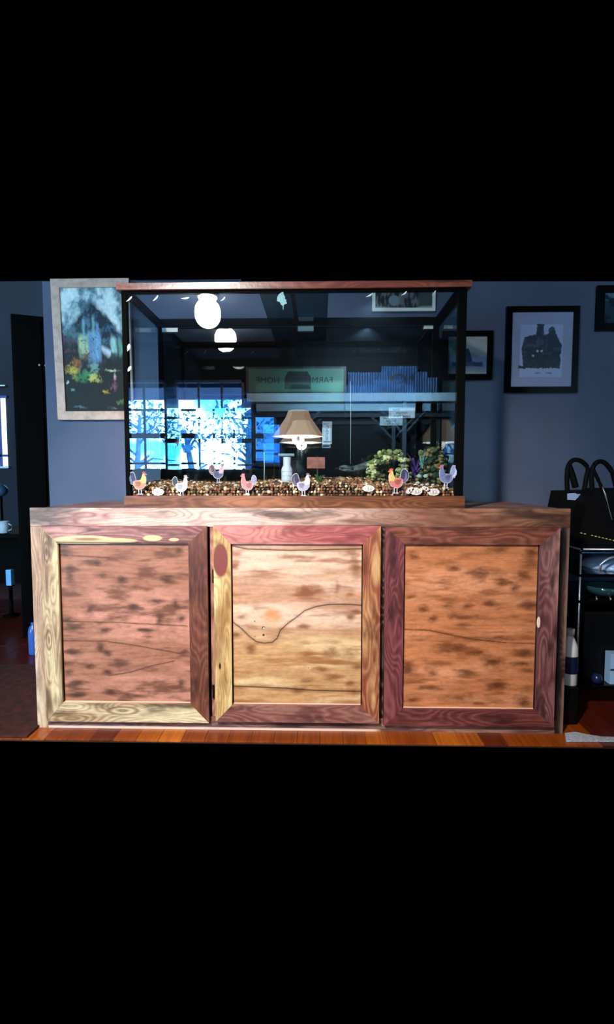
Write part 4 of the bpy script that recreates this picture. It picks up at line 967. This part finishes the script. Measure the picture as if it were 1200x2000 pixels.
# white rug at the lower right
ra, rb, rc_ = floor_at(1104, 1449.6), floor_at(1130, 1434), floor_at(1200, 1444)
rp = [(floor_at(1106, 1449.5)), floor_at(1104, 1436), floor_at(1125, 1434), floor_at(1150, 1439), floor_at(1175, 1443), floor_at(1215, 1444), floor_at(1230, 1449.5)]
rbm = B(); va = [rbm.bm.verts.new((p.x, p.y, .001)) for p in rp]; vb = [rbm.bm.verts.new((p.x, p.y, .009)) for p in rp]
rbm.bm.faces.new(va); rbm.bm.faces.new(vb)
for i in range(len(rp)): j = (i + 1) % len(rp); rbm.bm.faces.new((va[i], va[j], vb[j], vb[i]))
o = rbm.build('rug', plain('white_rug', (196, 202, 214), .95, scale=140, c2=(150, 158, 176), bump=.6)); recenter(o); tag(o, 'corner of a white rug on the floor right of the cabinet', 'rug')

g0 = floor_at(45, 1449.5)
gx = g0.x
B_ = B().box(-2.6, gx, Y0 + .002, .62, .001, .010, .003).build('rug', plain('dark_red_shade', (74, 26, 20), .95, scale=30, c2=(44, 14, 14), bump=.4))  # dark sheet laid over the left floor in place of its shade
recenter(B_); tag(B_, 'dark red-brown sheet standing in for shade on the floor left of the cabinet', 'rug')
# ================================================================== LEFT: next room's dark things
pA = at(20, 612, 1.05); A = Vector((pA.x, 1.05, 0)); zA = pA.z
pBv = at(140, 632, 1.17); Bv = Vector((pBv.x, 1.17, 0))
ang = math.atan2(Bv.y - A.y, Bv.x - A.x); Lw = (Bv - A).length
arm = thing('wardrobe', (A.x, A.y, 0), 'tall black wardrobe in the dark doorway left of the wall', 'wardrobe')
arm.rotation_euler = (0, 0, ang)
def loc_box(nm, x0, x1, y0, y1, z0, z1, m_, par, bev=.004):
    b = B(); b.box(x0, x1, y0, y1, z0, z1, bev); bmesh.ops.recalc_face_normals(b.bm, faces=b.bm.faces); me = bpy.data.meshes.new(nm); b.bm.to_mesh(me); b.bm.free(); me.materials.append(m_)
    o = bpy.data.objects.new(nm, me); o.parent = par; COL.objects.link(o); return o
blk = plain('ebony_wood', (2, 2, 3), .6)
loc_box('body', 0, Lw, 0.0, .45, .0, zA, blk, arm)
d1 = loc_box('door', .01, Lw * .49, -.018, -.001, .08, zA - .03, blk, arm); d2 = loc_box('door', Lw * .51, Lw - .01, -.018, -.001, .08, zA - .03, blk, arm)
for dd_, x_ in ((d1, Lw * .45), (d2, Lw * .55)):
    me_ = B().lathe((x_, -.03, zA - .28), [(.001, -.008), (.006, -.006), (.006, .006), (.003, .013)], 12, 'Y').build('knob', M['chrome'], None, True); me_.parent = dd_
# far window of the next room
fa = at(-60, 778, YF - .01); fb = at(15.5, 911, YF - .01)
w4 = bpy.data.objects.new('window_4', None); w4.location = ((fa.x + fb.x) / 2, YF, fb.z); COL.objects.link(w4); struct(w4)
B().box(fa.x, fb.x, YF - .012, YF - .006, fb.z, fa.z).build('pane', emis('lit_window_pane', (226, 240, 255), 2.2), w4)
fwm = plain('blue_sash', (28, 60, 140), .6)
mid = at(10, 890, YF).z
B().box(fa.x - .03, fb.x + .02, YF - .03, YF - .013, mid - .012, mid + .012).build('meeting_rail', fwm, w4)
for x_ in (fa.x, at(3, 850, YF).x): B().box(x_ - .012, x_ + .012, YF - .03, YF - .013, fb.z - .02, fa.z + .02).build('stile', fwm, w4)
B().box(fa.x - .04, fb.x + .03, YF - .034, YF - .013, fa.z, fa.z + .025).build('head_rail', fwm, w4)
B().box(fa.x - .04, fb.x + .03, YF - .05, YF - .013, fb.z - .02, fb.z).build('window_sill', plain('white_sill', (190, 205, 235), .5), w4)
rz = at(5, 753, YF - .05).z
o = recenter(B().tube([(fa.x - .1, YF - .05, rz), (at(9.5, 753, YF - .05).x, YF - .05, rz)], .008, 8).tube([(fa.x + .02, YF - .05, rz), (fa.x + .02, YF, rz)], .005, 6).build('curtain_rod', M['white'], None, True)); tag(o, 'white curtain rod over the bright window of the next room', 'curtain rod')
# desk in front of it with small things
dz = at(10, 1043, 1.6).z
dk = thing('desk', (-2.25, 1.9, 0), 'black desk in the dark room at the far left', 'desk')
dx1 = at(54, 1043, 1.6).x
B().box(-2.9, dx1, 1.6, 2.2, dz - .03, dz, .004).build('desk_top', blk, dk)
for (x_, y_) in ((-2.86, 1.64), (dx1 - .04, 1.64), (-2.86, 2.16), (dx1 - .04, 2.16)): B().box(x_ - .02, x_ + .02, y_ - .02, y_ + .02, 0, dz - .03).build('leg', blk, dk)
B().box(-2.84, dx1 - .05, 2.1, 2.12, .1, dz - .03).build('back_panel', blk, dk)
pm = at(11, 1042, 1.66); pk = at(11, 1019, 1.66)
mg = thing('mug', (pm.x, 1.66, dz), 'grey-white mug on the black desk at the left edge', 'mug')
hm = pk.z - pm.z; B().lathe((pm.x - .01, 1.66, dz + .001), [(.028, 0), (.032, .004), (.034, hm), (.031, hm), (.029, .008), (.001, .006)], 20).build('body', plain('grey_ceramic', (190, 200, 214), .3), mg, True)
B().tube([(pm.x + .022, 1.66, dz + hm * .2), (pm.x + .045, 1.66, dz + hm * .3), (pm.x + .046, 1.66, dz + hm * .65), (pm.x + .022, 1.66, dz + hm * .8)], .005, 8).build('handle', plain('grey_ceramic_handle', (190, 200, 214), .3), mg, True)
p = at(20, 1130, 1.52); q = at(20, 1143, 1.52); pp = at(20, 1112, 1.52)  # blue block on a stand, added to stand in for a reflection
bt = thing('blue_reflection', (p.x, 1.52, 0), 'light blue block on a slim black stand in place of a reflection by the desk', 'bottle')
B().lathe((p.x, 1.52, 0), [(.05, 0), (.05, .01), (.012, .02), (.012, q.z - .006), (.026, q.z - .004), (.026, q.z)], 16).build('stand', blk, bt, True)
B().box(p.x - .018, p.x + .018, 1.50, 1.54, q.z + .001, pp.z, .004).build('body', plain('reflection_blue', (110, 176, 240), .3), bt)
fl_ = floor_at(66, 1278); q = at(66, 1216, fl_.y)  # bottle shape added in place of a blue strip of reflection
o = B().lathe((fl_.x, fl_.y, .001), [(.02, 0), (.024, .006), (.024, q.z * .72), (.018, q.z * .86), (.009, q.z * .92), (.009, q.z)], 18).build('bottle', plain('cobalt_reflection', (60, 100, 180), .2), None, True); recenter(o); tag(o, 'cobalt blue bottle shape in place of a reflection left of the cabinet', 'bottle')
# glass globe on the desk
p = at(2, 958, 1.75)
gb = thing('table_globe', (p.x, 1.75, dz), 'small dark blue globe on a stand at the left photo edge', 'globe')
B().lathe((p.x, 1.75, dz), [(.05, 0), (.05, .008), (.008, .015), (.008, p.z - dz - .04)], 16).build('stand', blk, gb, True)
B().lathe((p.x, 1.75, p.z), [(.001, -.045), (.026, -.037), (.042, -.016), (.045, 0), (.042, .016), (.026, .037), (.001, .045)], 20).build('ball', plain('globe_blue', (50, 76, 110), .15), gb, True)

# ================================================================== ROOM BEHIND THE CAMERA (seen mirrored in the tank)
# ceiling lamps
cl = thing('ceiling_lamp', (-.82, -2.29, CEIL), 'bright round ceiling lamp mirrored at the tank upper left', 'lamp')
B().lathe((-.82, -2.29, CEIL - .018), [(.09, 0), (.09, .018)], 28).build('base', M['white'], cl, True)
B().lathe((-.82, -2.29, CEIL - .018), [(.075, 0), (.07, -.014), (.055, -.027), (.03, -.034), (.001, -.037)], 28).build('diffuser', emis('lamp_diffuser', (255, 250, 244), 40), cl, True)
dl = thing('downlight', (.95, -2.10, CEIL), 'small recessed ceiling downlight mirrored at the tank upper right', 'lamp')
B().lathe((.95, -2.10, CEIL - .006), [(.062, 0), (.062, .006), (.052, .006), (.052, 0)], 28, loop=True).build('trim_ring', M['white'], dl, True)
B().lathe((.95, -2.10, CEIL - .004), [(.001, 0), (.051, 0), (.051, .003), (.001, .003)], 24).build('lens', emis('downlight_lens', (255, 232, 196), 22), dl, True)
# table lamp on a side table
YL = -2.44
c0 = back(583, 853, YL); ct_ = back(583, 802, YL); lx = c0.x; hsd = ct_.z - c0.z
tb = thing('side_table', (lx, YL, 0), 'dark round side table under the lamp behind the camera', 'table')
B().lathe((lx, YL, .72), [(.24, 0), (.25, .01), (.25, .03), (.24, .035)], 30).build('table_top', blk, tb, True)
B().lathe((lx, YL, 0), [(.16, 0), (.16, .02), (.03, .05), (.03, .72)], 20).build('pedestal', blk, tb, True)
lp = thing('table_lamp', (lx, YL, .756), 'table lamp with a tan six-sided shade mirrored in the tank', 'lamp')
shm, n, l, p_ = nt('tan_shade'); p_.inputs['Base Color'].default_value = rgba((232, 214, 200)); p_.inputs['Emission Color'].default_value = rgba((255, 214, 176)); p_.inputs['Emission Strength'].default_value = 1.2
lamp('table_lamp_bulb', 'POINT', (lx, YL, c0.z - .02), None, 22, (1.0, 0.86, 0.70), shadow_soft_size=0.05)
b = B().lathe((lx, YL, c0.z), [(.225, 0), (.21, .012), (.15, hsd * .45), (.105, hsd * .75), (.085, hsd), (.082, hsd), (.10, hsd * .75), (.145, hsd * .45), (.205, .014), (.222, .002)], 6, loop=True)
b.build('lamp_shade', shm, lp)
sd_ = [(.20, .010), (.001, .012)]
B().lathe((lx, YL, c0.z), [(.213, .003), (.001, .010)], 6).build('inner_diffuser', emis('lit_shade_inside', (255, 250, 242), 14), lp)
B().lathe((lx, YL, .757), [(.07, 0), (.075, .015), (.03, .04), (.05, .09), (.075, .16), (.06, .23), (.02, .28), (.012, .32), (.012, c0.z - .757 + .008)], 24).build('lamp_base', plain('bronze_base', (30, 44, 54), .25), lp, True)
# sofa under the windows
sf0 = back(250, 920, -3.25); sf1 = back(545, 920, -3.25)
sofa = thing('sofa', ((sf0.x + sf1.x) / 2, -3.2, 0), 'dark green sofa under the windows mirrored above the gravel', 'sofa')
sm = plain('dark_green_fabric', (20, 36, 40), .9, scale=30, c2=(12, 24, 28))
B().box(sf0.x, sf1.x, -3.45, -2.75, .08, .42, .03).build('base', sm, sofa)
nb = 3; wd_ = (sf1.x - sf0.x) / nb
for k in range(nb):
    zt3 = back(300, 915, -3.3).z - .02 * (k == 1)
    B().box(sf0.x + k * wd_ + .01, sf0.x + (k + 1) * wd_ - .01, -3.48, -3.26, .42, zt3, .07).build('back_cushion', sm, sofa, True)
    B().box(sf0.x + k * wd_ + .01, sf0.x + (k + 1) * wd_ - .01, -3.24, -2.78, .42, .56, .04).build('seat_cushion', sm, sofa, True)
for x_ in (sf0.x - .16, sf1.x): B().box(x_, x_ + .16, -3.45, -2.75, .0, .66, .05).build('arm', sm, sofa, True)
# shelf with signs on the rear wall
sa = back(482, 768, YB + .20); sb = back(905, 783, YB + .20); zsh0, zsh1 = sb.z, sa.z
YSf = YB + .20
shelf = thing('shelf', ((sa.x + sb.x) / 2, YB, zsh0), 'long pale shelf board mirrored across the middle of the tank', 'shelf')
B().box(sa.x, sb.x, YB + .002, YSf, zsh0, zsh1, .004).build('board', plain('pale_painted_board', (190, 222, 246), .4), shelf)
B().box(sa.x, sb.x, YB + .002, YB + .03, zsh0 - .14, zsh0 - .002).build('ledger', plain('dark_ledger', (24, 34, 46), .7), shelf)
lmat = plain('grey_blue_timber', (70, 84, 100), .6)
post = back(790, 850, YB + .16)
B().box(post.x - .02, post.x + .02, YB + .13, YB + .19, 0, zsh0 - .001, .004).build('post', lmat, shelf)
for sgn in (-1, 1):
    e0 = back(790 + sgn * 4, 845, YB + .16); e1 = back(790 + sgn * 48, 797, YB + .16)
    B().tube([e0, e1], .015, 4).build('brace', lmat, shelf)
e0 = back(578, 852, YB + .16); e1 = back(628, 800, YB + .16); 
B().tube([e0, e1], .013, 4).build('brace', lmat, shelf)
# green framed banner standing on the shelf
def text(body, loc, size, mat, parent, name='lettering', ax='CENTER'):
    cu = bpy.data.curves.new(name, 'FONT'); cu.body = body; cu.size = size; cu.align_x = ax; cu.align_y = 'CENTER'; cu.extrude = .0012
    o = bpy.data.objects.new(name, cu); COL.objects.link(o); bpy.context.view_layer.update()
    dg = bpy.context.evaluated_depsgraph_get(); me = bpy.data.meshes.new_from_object(o.evaluated_get(dg)); bpy.data.objects.remove(o)
    me.transform(Matrix.Translation(loc) @ Matrix.Rotation(math.pi, 4, 'Z') @ Matrix.Rotation(math.pi / 2, 4, 'X')); me.materials.clear()
    return link(name, me, mat, parent)
Yb1 = YB + .10
a_ = back(480, 716, Yb1); b_ = back(677, 766, Yb1); bz0 = zsh1 + .001
bn = thing('banner_sign', ((a_.x + b_.x) / 2, Yb1, bz0), 'long green sign with dark lettering in a dark frame on the shelf', 'sign')
dkm = plain('dark_green_print', (8, 30, 36), .6)
B().box(a_.x, b_.x, Yb1 - .02, Yb1, bz0, a_.z, .004).build('frame', plain('dark_sign_frame', (12, 26, 32), .5), bn)
B().box(a_.x + .03, b_.x - .03, Yb1 + .001, Yb1 + .004, bz0 + .03, a_.z - .025).build('face', plain('green_sign_face', (70, 132, 96), .5, scale=3, c2=(50, 104, 100)), bn)
zc = (bz0 + a_.z) / 2; xc = (a_.x + b_.x) / 2
text('HOME', Vector((xc - .30, Yb1 + .006, zc)), .09, dkm, bn); text('FARM', Vector((xc + .28, Yb1 + .006, zc)), .09, dkm, bn)
B().prism([(xc - .12, zc - .09), (xc + .16, zc - .09), (xc + .16, zc + .03), (xc + .12, zc + .095), (xc - .08, zc + .095), (xc - .12, zc + .03)], Yb1 + .0045, Yb1 + .007).build('barn_emblem', dkm, bn)
# corrugated metal sign, stepped outline
Yc = YB + .10
cor = thing('corrugated_sign', (back(766, 766, Yc).x, Yc, bz0), 'blue corrugated metal sign with stepped top and oval emblem on the shelf', 'sign')
ztop = lambda px: (727 if px < 748 else 715 if px < 818 else 726 if px < 835 else 737)
cm = plain('blue_galvanised', (40, 82, 130), .45, .3, scale=9, c2=(24, 58, 104)); px = 681
while px < 853:
    p0 = back(px, ztop(px + 2), Yc); p1 = back(px + 4.4, 760, Yc); w2 = p1.x - p0.x
    B().prism([(p0.x, bz0), (p1.x, bz0), (p1.x, p0.z), (p0.x, p0.z)], Yc - .004, Yc).lathe((p0.x + w2 / 2, Yc, bz0), [(w2 * .36, 0), (w2 * .36, p0.z - bz0)], 8).build('corrugation', cm, cor)
    px += 5
ce = back(778, 740, Yc)
ring_o, ring_i = [], []
em = plain('navy_emblem', (6, 12, 40), .5); rb_ = B()
for j in range(28):
    a = 2 * math.pi * j / 28; a2 = 2 * math.pi * (j + 1) / 28
    f_ = lambda a, k: (ce.x + .085 * k * math.cos(a), ce.z + .052 * k * math.sin(a))
    rb_.prism([f_(a, 1), f_(a2, 1), f_(a2, .62), f_(a, .62)], Yc + .0125, Yc + .016)
rb_.build('oval_emblem', em, cor)
B().prism([(ce.x + .10, ce.z + .01), (ce.x + .16, ce.z + .05), (ce.x + .17, ce.z - .03)], Yc + .0125, Yc + .016).build('arrow_emblem', em, cor)
# small white sign on the post
Ys = YB + .197
a_ = back(760, 796, Ys); b_ = back(811, 816, Ys)
ws = thing('small_sign', ((a_.x + b_.x) / 2, Ys, b_.z), 'small white sign with three lines of writing on the shelf post', 'sign')
wsm = plain('white_blue_board', (236, 242, 250), .4)
B().box(a_.x, b_.x, Ys - .006, Ys, b_.z, a_.z, .002).build('board', wsm, ws)
nv = plain('navy_ink', (10, 30, 70), .6); xc = (a_.x + b_.x) / 2; zc = (a_.z + b_.z) / 2
text('Fresh', Vector((xc - .06, Ys + .001, zc + .033)), .035, nv, ws); text('Farmers', Vector((xc, Ys + .001, zc)), .036, nv, ws); text('Local Farm', Vector((xc, Ys + .001, zc - .034)), .040, nv, ws)
# vertical white sign
a_ = back(630, 823, YB + .02); b_ = back(649, 867, YB + .02)
vs_ = thing('vertical_sign', ((a_.x + b_.x) / 2, YB, b_.z), 'narrow upright white sign with stacked letters right of the lamp', 'sign')
B().box(a_.x, b_.x, YB + .002, YB + .02, b_.z, a_.z, .002).build('board', wsm, vs_)
xc = (a_.x + b_.x) / 2; hh = a_.z - b_.z
text('THE', Vector((xc - .012, YB + .021, a_.z - hh * .12)), .034, nv, vs_)
for j, ch in enumerate('CATS'): text(ch, Vector((xc, YB + .021, a_.z - hh * (.27 + .165 * j))), .052, nv, vs_)
B().box(xc - .04, xc + .04, YB + .0205, YB + .023, b_.z + hh * .07, b_.z + hh * .13).build('bar', nv, vs_)
